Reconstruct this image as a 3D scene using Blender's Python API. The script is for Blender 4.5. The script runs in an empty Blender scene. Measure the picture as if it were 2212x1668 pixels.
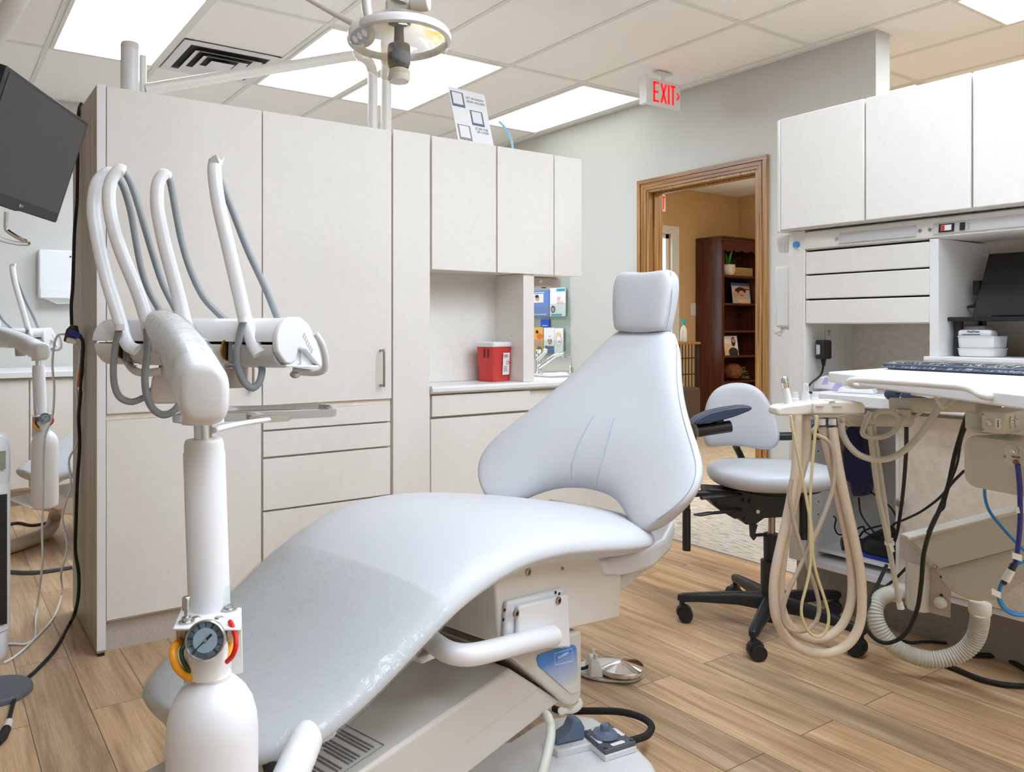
import bpy, bmesh, math, random
from mathutils import Vector, Matrix, noise
random.seed(7)
C = bpy.context.scene.collection
SC = bpy.context.scene

# ------------------------------------------------------------------ camera
FPX, TH, PX0, HY, CAMZ = 1707.64, 0.99191644, 959.72, 709.49, 1.11581   # focal length in px, heading, principal column, horizon row, eye height
FW = Vector((math.cos(TH), math.sin(TH), 0)); RT = Vector((math.sin(TH), -math.cos(TH), 0)); EYE = Vector((0, 0, CAMZ))
cam = bpy.data.objects.new('camera', bpy.data.cameras.new('camera'))
C.objects.link(cam); SC.camera = cam
cam.location = EYE; cam.rotation_euler = (math.pi/2, 0, TH - math.pi/2)
cam.data.sensor_width = 36; cam.data.lens = 36*FPX/2212
cam.data.shift_x = (1106-PX0)/2212; cam.data.shift_y = -(834-HY)/2212
cam.data.clip_start = 0.02
# ------------------------------------------------------------------ world and exposure
w = bpy.data.worlds.new('world'); SC.world = w; w.use_nodes = True
w.node_tree.nodes['Background'].inputs[0].default_value = (0.85, 0.92, 1.0, 1)
w.node_tree.nodes['Background'].inputs[1].default_value = 2.2
SC.view_settings.view_transform = 'Standard'; SC.view_settings.look = 'None'
SC.view_settings.exposure = 1.1; SC.view_settings.gamma = 1
SC.cycles.max_bounces = 14; SC.cycles.diffuse_bounces = 6; SC.cycles.glossy_bounces = 5
SC.cycles.transparent_max_bounces = 16; SC.cycles.caustics_reflective = False; SC.cycles.caustics_refractive = False
SC.cycles.sample_clamp_indirect = 4
PANEL = 8.0          # radiance of the ceiling panels

# ------------------------------------------------------------------ pixel -> point of the place
def ray(u, v): return FW + RT*((u-PX0)/FPX) + Vector((0, 0, (HY-v)/FPX))
def PD(u, v, D): return EYE + ray(u, v)*D
def PX(u, v, X): d = ray(u, v); return EYE + d*(X/d.x)
def PY(u, v, Y): d = ray(u, v); return EYE + d*(Y/d.y)
def PZ(u, v, Z): d = ray(u, v); return EYE + d*((Z-CAMZ)/d.z)
def DR(D, r, z=0): p = FW*D + RT*r; return Vector((p.x, p.y, z))     # depth along the view, distance to the right
def V(*a): return Vector(a)

# ------------------------------------------------------------------ materials
def lin(c):
    c = c/255.0
    return c/12.92 if c <= 0.04045 else ((c+0.055)/1.055)**2.4
def L3(rgb): return (lin(rgb[0]), lin(rgb[1]), lin(rgb[2]), 1)
def nodes(name):
    m = bpy.data.materials.new(name); m.use_nodes = True
    nt = m.node_tree; b = nt.nodes['Principled BSDF']
    return m, nt, b
def mat(name, rgb, rough=0.45, metal=0, mottle=0, mscale=30, bump=0, bscale=200, coat=0, spec=None, sheen=0, trans=0, emit=0, alpha=1):
    m, nt, b = nodes(name)
    b.inputs['Base Color'].default_value = L3(rgb); b.inputs['Roughness'].default_value = rough; b.inputs['Metallic'].default_value = metal
    if coat: b.inputs['Coat Weight'].default_value = coat; b.inputs['Coat Roughness'].default_value = 0.08
    if spec is not None: b.inputs['Specular IOR Level'].default_value = spec
    if sheen: b.inputs['Sheen Weight'].default_value = sheen
    if trans: b.inputs['Transmission Weight'].default_value = trans
    if alpha < 1: b.inputs['Alpha'].default_value = alpha
    if emit: b.inputs['Emission Color'].default_value = L3(rgb); b.inputs['Emission Strength'].default_value = emit
    if mottle or bump:
        tc = nt.nodes.new('ShaderNodeTexCoord')
    if mottle:
        n = nt.nodes.new('ShaderNodeTexNoise'); n.inputs['Scale'].default_value = mscale; n.inputs['Detail'].default_value = 4
        nt.links.new(tc.outputs['Object'], n.inputs['Vector'])
        r = nt.nodes.new('ShaderNodeValToRGB')
        lo = [max(0, c*(1-mottle)) for c in L3(rgb)[:3]]; hi = [min(1, c*(1+mottle*0.6)) for c in L3(rgb)[:3]]
        r.color_ramp.elements[0].position = 0.32; r.color_ramp.elements[0].color = (*lo, 1)
        r.color_ramp.elements[1].position = 0.68; r.color_ramp.elements[1].color = (*hi, 1)
        nt.links.new(n.outputs['Fac'], r.inputs['Fac']); nt.links.new(r.outputs['Color'], b.inputs['Base Color'])
    if bump:
        n2 = nt.nodes.new('ShaderNodeTexNoise'); n2.inputs['Scale'].default_value = bscale; n2.inputs['Detail'].default_value = 3
        nt.links.new(tc.outputs['Object'], n2.inputs['Vector'])
        bp = nt.nodes.new('ShaderNodeBump'); bp.inputs['Strength'].default_value = bump; bp.inputs['Distance'].default_value = 0.002
        nt.links.new(n2.outputs['Fac'], bp.inputs['Height']); nt.links.new(bp.outputs['Normal'], b.inputs['Normal'])
    return m
def clear_mat(name, rgb=(255, 255, 255), gloss=0.12, rough=0.08, bump=0, bscale=12):
    # thin clear plastic: mostly straight through, a share of sharp reflection
    m = bpy.data.materials.new(name); m.use_nodes = True; nt = m.node_tree; nt.nodes.clear()
    o = nt.nodes.new('ShaderNodeOutputMaterial'); mx = nt.nodes.new('ShaderNodeMixShader')
    t = nt.nodes.new('ShaderNodeBsdfTransparent'); t.inputs[0].default_value = L3(rgb)
    g = nt.nodes.new('ShaderNodeBsdfGlossy'); g.inputs['Roughness'].default_value = rough
    fr = nt.nodes.new('ShaderNodeLayerWeight'); fr.inputs['Blend'].default_value = 0.18
    pw = nt.nodes.new('ShaderNodeMath'); pw.operation = 'MULTIPLY'; pw.inputs[1].default_value = 0.4
    ad = nt.nodes.new('ShaderNodeMath'); ad.operation = 'ADD'; ad.inputs[1].default_value = gloss*0.35; ad.use_clamp = True
    nt.links.new(fr.outputs['Facing'], pw.inputs[0]); nt.links.new(pw.outputs[0], ad.inputs[0]); nt.links.new(ad.outputs[0], mx.inputs[0])
    nt.links.new(t.outputs[0], mx.inputs[1]); nt.links.new(g.outputs[0], mx.inputs[2]); nt.links.new(mx.outputs[0], o.inputs[0])
    if bump:
        tc = nt.nodes.new('ShaderNodeTexCoord'); n2 = nt.nodes.new('ShaderNodeTexNoise'); n2.inputs['Scale'].default_value = bscale
        n2.inputs['Detail'].default_value = 3; n2.inputs['Distortion'].default_value = 1.5
        bp = nt.nodes.new('ShaderNodeBump'); bp.inputs['Strength'].default_value = bump; bp.inputs['Distance'].default_value = 0.02
        nt.links.new(tc.outputs['Object'], n2.inputs['Vector']); nt.links.new(n2.outputs['Fac'], bp.inputs['Height'])
        nt.links.new(bp.outputs['Normal'], g.inputs['Normal']); nt.links.new(bp.outputs['Normal'], fr.inputs['Normal'])
    return m
def wood_mat(name, dark, light, axis='Z', scale=6, stretch=14, rough=0.4):
    m, nt, b = nodes(name); b.inputs['Roughness'].default_value = rough
    tc = nt.nodes.new('ShaderNodeTexCoord'); mp = nt.nodes.new('ShaderNodeMapping')
    s = [scale*stretch]*3; s['XYZ'.index(axis)] = scale*0.5
    mp.inputs['Scale'].default_value = s
    n = nt.nodes.new('ShaderNodeTexNoise'); n.inputs['Scale'].default_value = 1; n.inputs['Detail'].default_value = 5; n.inputs['Distortion'].default_value = 0.6
    r = nt.nodes.new('ShaderNodeValToRGB'); r.color_ramp.elements[0].position = 0.3; r.color_ramp.elements[1].position = 0.7
    r.color_ramp.elements[0].color = L3(dark); r.color_ramp.elements[1].color = L3(light)
    nt.links.new(tc.outputs['Object'], mp.inputs['Vector']); nt.links.new(mp.outputs[0], n.inputs['Vector'])
    nt.links.new(n.outputs['Fac'], r.inputs['Fac']); nt.links.new(r.outputs[0], b.inputs['Base Color'])
    return m
def floor_mat():
    m, nt, b = nodes('oak_plank_vinyl'); N = nt.nodes.new; K = nt.links.new
    tc = N('ShaderNodeTexCoord'); sp = N('ShaderNodeSeparateXYZ'); K(tc.outputs['Object'], sp.inputs[0])
    ax = N('ShaderNodeMath'); ax.operation = 'ADD'; ax.inputs[1].default_value = 50*0.16-0.08; K(sp.outputs['X'], ax.inputs[0])
    ay = N('ShaderNodeMath'); ay.operation = 'ADD'; ay.inputs[1].default_value = 20.23; K(sp.outputs['Y'], ay.inputs[0])
    cb = N('ShaderNodeCombineXYZ'); K(ay.outputs[0], cb.inputs[0]); K(ax.outputs[0], cb.inputs[1])
    br = N('ShaderNodeTexBrick'); br.offset = 0.37; br.offset_frequency = 2
    br.inputs['Scale'].default_value = 1; br.inputs['Brick Width'].default_value = 1.22; br.inputs['Row Height'].default_value = 0.16
    br.inputs['Mortar Size'].default_value = 0.0012; br.inputs['Mortar Smooth'].default_value = 0.2
    br.inputs['Color1'].default_value = (0.0, 0, 0, 1); br.inputs['Color2'].default_value = (1, 1, 1, 1); br.inputs['Mortar'].default_value = (0.5, 0.5, 0.5, 1); br.inputs['Bias'].default_value = 0
    K(cb.outputs[0], br.inputs['Vector'])
    # grain, shifted from plank to plank
    sh = N('ShaderNodeVectorMath'); sh.operation = 'MULTIPLY_ADD'; K(br.outputs['Color'], sh.inputs[0]); sh.inputs[1].default_value = (7.3, 3.1, 5.7); K(cb.outputs[0], sh.inputs[2])
    mp = N('ShaderNodeMapping'); mp.inputs['Scale'].default_value = (1.8, 20, 8); K(sh.outputs[0], mp.inputs['Vector'])
    g1 = N('ShaderNodeTexNoise'); g1.inputs['Scale'].default_value = 1; g1.inputs['Detail'].default_value = 7; g1.inputs['Roughness'].default_value = 0.62; g1.inputs['Distortion'].default_value = 0.7; K(mp.outputs[0], g1.inputs['Vector'])
    mp2 = N('ShaderNodeMapping'); mp2.inputs['Scale'].default_value = (5, 190, 8); K(sh.outputs[0], mp2.inputs['Vector'])
    g2 = N('ShaderNodeTexNoise'); g2.inputs['Scale'].default_value = 1; g2.inputs['Detail'].default_value = 4; K(mp2.outputs[0], g2.inputs['Vector'])
    r = N('ShaderNodeValToRGB'); e = r.color_ramp.elements
    e[0].position = 0.22; e[0].color = L3((140, 114, 88)); e[1].position = 0.72; e[1].color = L3((228, 199, 162))
    x = e.new(0.5); x.color = L3((199, 167, 131)); K(g1.outputs['Fac'], r.inputs['Fac'])
    r2 = N('ShaderNodeValToRGB'); r2.color_ramp.elements[0].position = 0.38; r2.color_ramp.elements[0].color = (0.55, 0.53, 0.5, 1); r2.color_ramp.elements[1].position = 0.6; r2.color_ramp.elements[1].color = (1, 1, 1, 1); K(g2.outputs['Fac'], r2.inputs['Fac'])
    mu = N('ShaderNodeMix'); mu.data_type = 'RGBA'; mu.blend_type = 'MULTIPLY'; mu.inputs[0].default_value = 0.38; K(r.outputs[0], mu.inputs[6]); K(r2.outputs[0], mu.inputs[7])
    tint = N('ShaderNodeValToRGB'); t = tint.color_ramp.elements; t[0].position = 0; t[0].color = (0.78, 0.79, 0.8, 1); t[1].position = 1; t[1].color = (1.14, 1.08, 1.0, 1); K(br.outputs['Color'], tint.inputs['Fac'])
    m2 = N('ShaderNodeMix'); m2.data_type = 'RGBA'; m2.blend_type = 'MULTIPLY'; m2.inputs[0].default_value = 1; K(mu.outputs[2], m2.inputs[6]); K(tint.outputs[0], m2.inputs[7])
    m3 = N('ShaderNodeMix'); m3.data_type = 'RGBA'; K(br.outputs['Fac'], m3.inputs[0]); K(m2.outputs[2], m3.inputs[6]); m3.inputs[7].default_value = L3((62, 46, 34))
    K(m3.outputs[2], b.inputs['Base Color'])
    b.inputs['Roughness'].default_value = 0.42
    bp = N('ShaderNodeBump'); bp.inputs['Strength'].default_value = 0.25; bp.inputs['Distance'].default_value = 0.001; K(g2.outputs['Fac'], bp.inputs['Height']); K(bp.outputs[0], b.inputs['Normal'])
    return m
def ceiling_mat():
    m, nt, b = nodes('ceiling_tile'); N = nt.nodes.new; K = nt.links.new
    tc = N('ShaderNodeTexCoord'); v = N('ShaderNodeTexVoronoi'); v.inputs['Scale'].default_value = 85; K(tc.outputs['Object'], v.inputs['Vector'])
    n = N('ShaderNodeTexNoise'); n.inputs['Scale'].default_value = 60; n.inputs['Detail'].default_value = 4; K(tc.outputs['Object'], n.inputs['Vector'])
    ad = N('ShaderNodeMath'); ad.operation = 'MULTIPLY_ADD'; ad.inputs[1].default_value = 0.55; K(n.outputs['Fac'], ad.inputs[0]); K(v.outputs['Distance'], ad.inputs[2])
    r = N('ShaderNodeValToRGB'); r.color_ramp.elements[0].position = 0.30; r.color_ramp.elements[0].color = L3((226, 224, 219)); r.color_ramp.elements[1].position = 0.46; r.color_ramp.elements[1].color = L3((246, 245, 242))
    K(ad.outputs[0], r.inputs['Fac']); K(r.outputs[0], b.inputs['Base Color']); b.inputs['Roughness'].default_value = 0.9
    bp = N('ShaderNodeBump'); bp.inputs['Strength'].default_value = 0.25; bp.inputs['Distance'].default_value = 0.002; K(ad.outputs[0], bp.inputs['Height']); K(bp.outputs[0], b.inputs['Normal'])
    return m
def carpet_mat():
    m, nt, b = nodes('patterned_carpet'); N = nt.nodes.new; K = nt.links.new
    tc = N('ShaderNodeTexCoord'); mp = N('ShaderNodeMapping'); mp.inputs['Scale'].default_value = (70, 14, 1); K(tc.outputs['Object'], mp.inputs['Vector'])
    n = N('ShaderNodeTexNoise'); n.inputs['Scale'].default_value = 1; n.inputs['Detail'].default_value = 6; n.inputs['Roughness'].default_value = 0.7; K(mp.outputs[0], n.inputs['Vector'])
    r = N('ShaderNodeValToRGB'); e = r.color_ramp.elements; e[0].position = 0.36; e[0].color = L3((142, 131, 119)); e[1].position = 0.56; e[1].color = L3((205, 194, 177)); K(n.outputs['Fac'], r.inputs['Fac'])
    K(r.outputs[0], b.inputs['Base Color']); b.inputs['Roughness'].default_value = 0.95
    return m
def emit_mat(name, rgb, strength):
    m = bpy.data.materials.new(name); m.use_nodes = True; nt = m.node_tree; nt.nodes.clear()
    o = nt.nodes.new('ShaderNodeOutputMaterial'); e = nt.nodes.new('ShaderNodeEmission'); e.inputs[0].default_value = L3(rgb) if len(rgb) == 3 else rgb; e.inputs[1].default_value = strength
    nt.links.new(e.outputs[0], o.inputs[0]); return m

M_ = dict(
 wall=mat('wall_paint', (197, 196, 190), 0.7, mottle=0.02, mscale=3),
 tan=mat('tan_paint', (205, 170, 122), 0.7, mottle=0.03, mscale=3),
 lam=mat('cabinet_laminate', (226, 222, 215), 0.42, mottle=0.022, mscale=38),
 lam2=mat('beige_laminate', (228, 217, 202), 0.5, mottle=0.09, mscale=45),
 edge=mat('white_edge_banding', (226, 226, 225), 0.35),
 greyw=wood_mat('grey_wood_laminate', (150, 140, 124), (186, 176, 160), 'Z', 5, 10),
 toe=mat('toe_kick_laminate', (190, 181, 172), 0.6, mottle=0.1, mscale=120),
 inlay=mat('grey_inlay', (186, 185, 183), 0.45),
 toe2=mat('grey_toe_kick', (150, 148, 142), 0.7, mottle=0.1, mscale=90),
 dark=mat('dark_gap', (40, 36, 32), 0.8),
 white=mat('white_enamel', (222, 223, 225), 0.28),
 whitep=mat('white_plastic', (226, 226, 226), 0.38),
 warmw=mat('warm_white_enamel', (220, 217, 210), 0.3),
 sandw=mat('sand_white_enamel', (200, 195, 186), 0.4),
 gelc=mat('ivory_plastic', (216, 213, 204), 0.4),
 greyp=mat('putty_grey_plastic', (204, 203, 193), 0.42, bump=0.1, bscale=400),
 vinyl=mat('blue_grey_vinyl', (192, 194, 198), 0.38, bump=0.12, bscale=500, spec=0.4),
 seam=mat('seam_thread', (150, 158, 168), 0.7),
 black=mat('black_plastic', (26, 26, 28), 0.42),
 blackm=mat('black_rubber', (22, 22, 23), 0.7),
 screen=mat('dark_screen', (24, 27, 31), 0.16, spec=0.6),
 navy=mat('navy_plastic', (48, 60, 82), 0.35),
 steelb=mat('slate_blue_plastic', (98, 116, 140), 0.45),
 slate=mat('slate_grey_plastic', (86, 90, 98), 0.5),
 chrome=mat('chrome', (225, 226, 228), 0.08, 1),
 steel=mat('brushed_steel', (196, 194, 190), 0.3, 1),
 nickel=mat('satin_nickel', (176, 164, 150), 0.35, 1),
 brass=mat('brass', (170, 130, 70), 0.35, 1),
 hose=mat('grey_hose', (142, 149, 153), 0.42),
 hoseb=mat('beige_hose', (212, 196, 176), 0.5),
 hosey=mat('straw_tubing', (206, 192, 146), 0.5),
 hosek=mat('taupe_hose', (178, 164, 146), 0.5),
 hosew=mat('pale_grey_hose', (196, 196, 186), 0.5),
 yellow=mat('yellow_tube', (240, 160, 22), 0.4),
 green=mat('green_tube', (42, 72, 38), 0.45),
 red=mat('red_tube', (222, 28, 20), 0.4),
 blue=mat('blue_tube', (30, 52, 150), 0.35),
 lblue=mat('sky_blue_tube', (40, 130, 200), 0.35),
 pblue=mat('pale_blue_tube', (150, 205, 240), 0.35),
 sharps=mat('sharps_red', (204, 60, 54), 0.4),
 paper=mat('white_paper', (238, 238, 240), 0.7),
 label=mat('label_grey_print', (120, 122, 128), 0.7),
 exitred=mat('exit_red', (240, 16, 20), 0.4, emit=0.45),
 oak=wood_mat('stained_oak', (116, 76, 34), (186, 140, 82), 'Z', 4, 16, 0.35),
 oakh=wood_mat('stained_oak_head', (116, 76, 34), (178, 132, 76), 'Y', 4, 16, 0.35),
 cherry=wood_mat('dark_cherry', (52, 22, 14), (96, 44, 28), 'Z', 3, 14, 0.3),
 bottle=mat('milky_bottle', (226, 226, 229), 0.35, trans=0.0),
 acry=clear_mat('clear_acrylic', (248, 252, 250), 0.1),
 film=clear_mat('clear_film', (252, 253, 252), 0.05, 0.12, 0.5, 12),
 glass=clear_mat('window_glass', (240, 246, 246), 0.1),
 lamp_shell=clear_mat('lamp_shield', (243, 239, 228), 0.42),
 floor=floor_mat(), ceil=ceiling_mat(), carpet=carpet_mat(),
 grid=mat('ceiling_grid_enamel', (226, 226, 220), 0.5),
 panel=emit_mat('lit_diffuser', (0.84, 0.94, 1.07, 1), PANEL),
 panel2=emit_mat('lit_prismatic_diffuser', (246, 255, 248), 1.15),
 panelw=emit_mat('added_warm_diffuser', (255, 236, 208), 11),
)

# ------------------------------------------------------------------ mesh building
class M:
    def __init__(s): s.b = bmesh.new()
    def face(s, pts):
        return s.b.faces.new([s.b.verts.new(p) for p in pts])
    def obox(s, c, ax, ay, az):
        c = Vector(c); ax = Vector(ax); ay = Vector(ay); az = Vector(az)
        if ax.cross(ay).dot(az) < 0: ax = -ax
        q = [s.b.verts.new(c + ax*i + ay*j + az*k) for k in (-1, 1) for j in (-1, 1) for i in (-1, 1)]
        for f in ((0, 2, 3, 1), (4, 5, 7, 6), (0, 1, 5, 4), (2, 6, 7, 3), (0, 4, 6, 2), (1, 3, 7, 5)): s.b.faces.new([q[i] for i in f])
        return s
    def box(s, x0, x1, y0, y1, z0, z1):
        return s.obox(((x0+x1)/2, (y0+y1)/2, (z0+z1)/2), (abs(x1-x0)/2, 0, 0), (0, abs(y1-y0)/2, 0), (0, 0, abs(z1-z0)/2))
    def loft(s, rings, cap=True, closed=True, loop=False):
        R = [[s.b.verts.new(p) for p in r] for r in rings]; n = len(R[0])
        for i in range(len(R) if loop else len(R)-1):
            a, b = R[i], R[(i+1) % len(R)]
            for j in range(n if closed else n-1):
                k = (j+1) % n
                s.b.faces.new((a[j], a[k], b[k], b[j]))
        if cap and closed and not loop:
            s.b.faces.new(R[0][::-1]); s.b.faces.new(R[-1])
        return s
    def frame(s, d):
        d = Vector(d).normalized(); h = Vector((0, 0, 1)) if abs(d.z) < 0.95 else Vector((1, 0, 0))
        a = d.cross(h).normalized(); return a, a.cross(d).normalized()*-1
    def cyl(s, p0, p1, r0, r1=None, n=24, cap=True):
        p0 = Vector(p0); p1 = Vector(p1); r1 = r0 if r1 is None else r1; a, b = s.frame(p1-p0)
        ring = lambda p, r: [p + a*(r*math.cos(t)) + b*(r*math.sin(t)) for t in [2*math.pi*i/n for i in range(n)]]
        return s.loft([ring(p0, r0), ring(p1, r1)], cap)
    def lathe(s, prof, o, axis=(0, 0, 1), n=32, cap=True, loop=False):
        o = Vector(o); ax = Vector(axis).normalized(); a, b = s.frame(ax)
        rings = [[o + ax*z + a*(max(r, 1e-4)*math.cos(2*math.pi*i/n)) + b*(max(r, 1e-4)*math.sin(2*math.pi*i/n)) for i in range(n)] for r, z in prof]
        return s.loft(rings, cap, loop=loop)
    def tube(s, pts, r, n=10, sub=6, flat=None, ribs=0, up=None):
        pts = [Vector(p) for p in pts]
        rr = r if isinstance(r, (list, tuple)) else [r]*len(pts)
        P, R = [], []
        if sub > 1 and len(pts) > 2:
            for i in range(len(pts)-1):
                p0, p1, p2, p3 = pts[max(i-1, 0)], pts[i], pts[i+1], pts[min(i+2, len(pts)-1)]
                for k in range(sub):
                    t = k/sub
                    P.append(0.5*((2*p1) + (p2-p0)*t + (2*p0-5*p1+4*p2-p3)*t*t + (3*p1-p0-3*p2+p3)*t*t*t)); R.append(rr[i]*(1-t)+rr[i+1]*t)
            P.append(pts[-1]); R.append(rr[-1])
        else: P, R = pts, list(rr)
        if ribs:                       # a bellows hose: resample densely and alternate the radius
            ln = [0]
            for i in range(1, len(P)): ln.append(ln[-1] + (P[i]-P[i-1]).length)
            m = max(8, int(ln[-1]/ribs)); Q, RR, j = [], [], 0
            for k in range(m+1):
                d = ln[-1]*k/m
                while j < len(P)-2 and ln[j+1] < d: j += 1
                t = (d-ln[j])/max(1e-9, ln[j+1]-ln[j]); Q.append(P[j].lerp(P[j+1], min(1, t))); RR.append((R[j]*(1-t)+R[j+1]*t)*(1.0 if k % 2 else 0.9))
            P, R = Q, RR
        T = [(P[min(i+1, len(P)-1)]-P[max(i-1, 0)]).normalized() for i in range(len(P))]
        if up is not None:
            u = Vector(up); a = (u - T[0]*u.dot(T[0])).normalized()
        else: a, _ = s.frame(T[0])
        rings = []
        for i, p in enumerate(P):
            a = (a - T[i]*a.dot(T[i])); a = a.normalized() if a.length > 1e-6 else s.frame(T[i])[0]
            b = T[i].cross(a); f = flat or 1
            rings.append([p + a*(R[i]*math.cos(2*math.pi*j/n)) + b*(R[i]*f*math.sin(2*math.pi*j/n)) for j in range(n)])
        return s.loft(rings, True)
    def prism(s, poly, vec):
        poly = [Vector(p) for p in poly]; vec = Vector(vec)
        A = [s.b.verts.new(p) for p in poly]; B = [s.b.verts.new(p+vec) for p in poly]; n = len(poly)
        s.b.faces.new(A[::-1]); s.b.faces.new(B)
        for i in range(n): s.b.faces.new((A[i], A[(i+1) % n], B[(i+1) % n], B[i]))
        return s
    def ball(s, c, r, sc=(1, 1, 1), n=16):
        mt = Matrix.Translation(Vector(c)) @ Matrix.Diagonal((sc[0]*r, sc[1]*r, sc[2]*r, 1))
        bmesh.ops.create_uvsphere(s.b, u_segments=n, v_segments=max(6, n//2), radius=1, matrix=mt); return s
    def build(s, name, m, parent=None, bev=0, seg=2, smooth=True, subd=0, ang=38):
        bmesh.ops.recalc_face_normals(s.b, faces=s.b.faces)
        if smooth:
            lim = math.radians(ang)
            for f in s.b.faces: f.smooth = True
            for e in s.b.edges:
                if len(e.link_faces) == 2 and e.calc_face_angle(0) > lim and not subd: e.smooth = False
        me = bpy.data.meshes.new(name); s.b.to_mesh(me); s.b.free()
        o = bpy.data.objects.new(name, me); C.objects.link(o); me.materials.append(M_[m] if isinstance(m, str) else m)
        if bev:
            bv = o.modifiers.new('bevel', 'BEVEL'); bv.width = bev; bv.segments = seg; bv.limit_method = 'ANGLE'; bv.angle_limit = math.radians(50)
        if subd:
            sd = o.modifiers.new('subdivision', 'SUBSURF'); sd.levels = subd; sd.render_levels = subd
        if parent is not None:
            o.parent = parent; o.matrix_parent_inverse = parent.matrix_world.inverted() if parent.type != 'EMPTY' else Matrix.Translation(-parent.location)
        return o
def lab(o, label, cat, group=None):
    o['label'] = label; o['category'] = cat
    if group: o['group'] = group
    return o
def thing(name, label, cat, loc, group=None):
    o = bpy.data.objects.new(name, None); C.objects.link(o); o.location = Vector(loc); o.empty_display_size = 0.05
    return lab(o, label, cat, group)
def struct(name, mm, m, **k):
    o = mm.build(name, m, **k); o['kind'] = 'structure'; return o
def copy_tree(o, parent=None):
    c = o.copy(); C.objects.link(c)
    if parent is not None: c.parent = parent
    for ch in list(o.children): copy_tree(ch, c)
    return c
def text(name, body, size, p, ax, ay, m, parent, depth=0.0006, align='CENTER', sx=1.0, bold=0.0):
    cu = bpy.data.curves.new(name, 'FONT'); cu.body = body; cu.size = size; cu.align_x = align; cu.align_y = 'CENTER'; cu.extrude = depth; cu.offset = bold
    t = bpy.data.objects.new(name, cu); C.objects.link(t)
    me = bpy.data.meshes.new_from_object(t.evaluated_get(bpy.context.evaluated_depsgraph_get()))
    bpy.data.objects.remove(t); bpy.data.curves.remove(cu)
    ax = Vector(ax).normalized(); ay = Vector(ay); ay = (ay - ax*ay.dot(ax)).normalized(); az = ax.cross(ay)
    mt = Matrix((ax*sx, ay, az)).transposed().to_4x4(); mt.translation = Vector(p); me.transform(mt)
    me.materials.clear(); me.materials.append(M_[m]); me.name = name
    o = bpy.data.objects.new(name, me); C.objects.link(o)
    if parent is not None:
        o.parent = parent; o.matrix_parent_inverse = Matrix.Translation(-parent.location)
    return o
def path(l): return [PD(*p) for p in l]
def lerp(tab, x):
    if x <= tab[0][0]: return tab[0][1]
    for (a, b), (c, d) in zip(tab, tab[1:]):
        if x <= c: return b + (d-b)*(x-a)/(c-a)
    return tab[-1][1]
def smoothtab(tab, x):          # cubic through a table
    xs = [t[0] for t in tab]
    if x <= xs[0]: return tab[0][1]
    if x >= xs[-1]: return tab[-1][1]
    i = max(k for k in range(len(xs)-1) if xs[k] <= x)
    g = lambda k: tab[min(max(k, 0), len(tab)-1)]
    sl = lambda k: (g(k+1)[1]-g(k-1)[1])/max(1e-9, g(k+1)[0]-g(k-1)[0])
    h = xs[i+1]-xs[i]; t = (x-xs[i])/h; a, b = tab[i][1], tab[i+1][1]; m0, m1 = sl(i)*h, sl(i+1)*h
    return (2*t**3-3*t*t+1)*a + (t**3-2*t*t+t)*m0 + (-2*t**3+3*t*t)*b + (t**3-t*t)*m1
# ------------------------------------------------------------------ room shell
CEIL = 2.743; XW = 4.308; XW2 = 4.45; YB = 6.2
struct('floor', M().box(-2.8, 3.31, -2.8, YB, -0.05, 0), 'floor')
struct('floor_carpet', M().box(3.31, 8.5, -2.8, YB, -0.05, 0.004), 'carpet')
struct('trim_1', M().box(3.295, 3.325, -2.8, YB, 0, 0.0055), 'toe')
struct('ceiling', M().box(-2.8, 8.5, -2.8, YB, CEIL, CEIL+0.05), 'ceil')
GX0, GY0, TX, TY = 0.575, 5.088, 0.6096, 1.2192
g = M()
for i in range(-6, 14):
    x = GX0+TX*i
    if -2.8 < x < 8.45 and not (XW-0.02 < x < XW2+0.02): g.box(x-0.0142, x+0.0142, -2.8, YB, CEIL-0.006, CEIL)
for j in range(-1, 7):
    y = GY0-TY*j
    if -2.8 < y < YB: g.box(-2.8, XW, y-0.0142, y+0.0142, CEIL-0.0056, CEIL); g.box(XW2, 8.45, y-0.0142, y+0.0142, CEIL-0.0056, CEIL)
g.box(XW-0.03, XW, 2.31, YB, CEIL-0.006, CEIL); g.box(XW2, XW2+0.03, 2.31, YB, CEIL-0.006, CEIL); g.box(-2.8, XW, YB-0.03, YB, CEIL-0.006, CEIL); g.box(XW2, 8.4, YB-0.03, YB, CEIL-0.006, CEIL)
struct('trim_2', g, 'grid', smooth=False)
DY0, DY1, DZ = 3.035, 3.945, 2.105       # door opening
b = M(); b.box(XW, XW2, DY1, YB, 0, CEIL); b.box(XW, XW2, 2.31, DY0, 0, CEIL); b.box(XW, XW2, DY0, DY1, DZ, CEIL)
struct('wall_right', b, 'wall')
struct('wall_back', M().box(-2.8, XW2, YB, YB+0.15, 0, CEIL), 'wall')
struct('wall_left', M().box(-2.95, -2.8, -2.8, YB+0.15, 0, CEIL), 'wall')
struct('wall_front', M().box(-2.8, 8.65, -2.95, -2.8, 0, CEIL), 'wall')
struct('wall_far', M().box(8.4, 8.55, 2.3, YB+0.15, 0, CEIL), 'tan'); struct('wall_hall', M().box(8.4, 8.55, -2.8, 2.3, 0, CEIL), 'wall')
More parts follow.
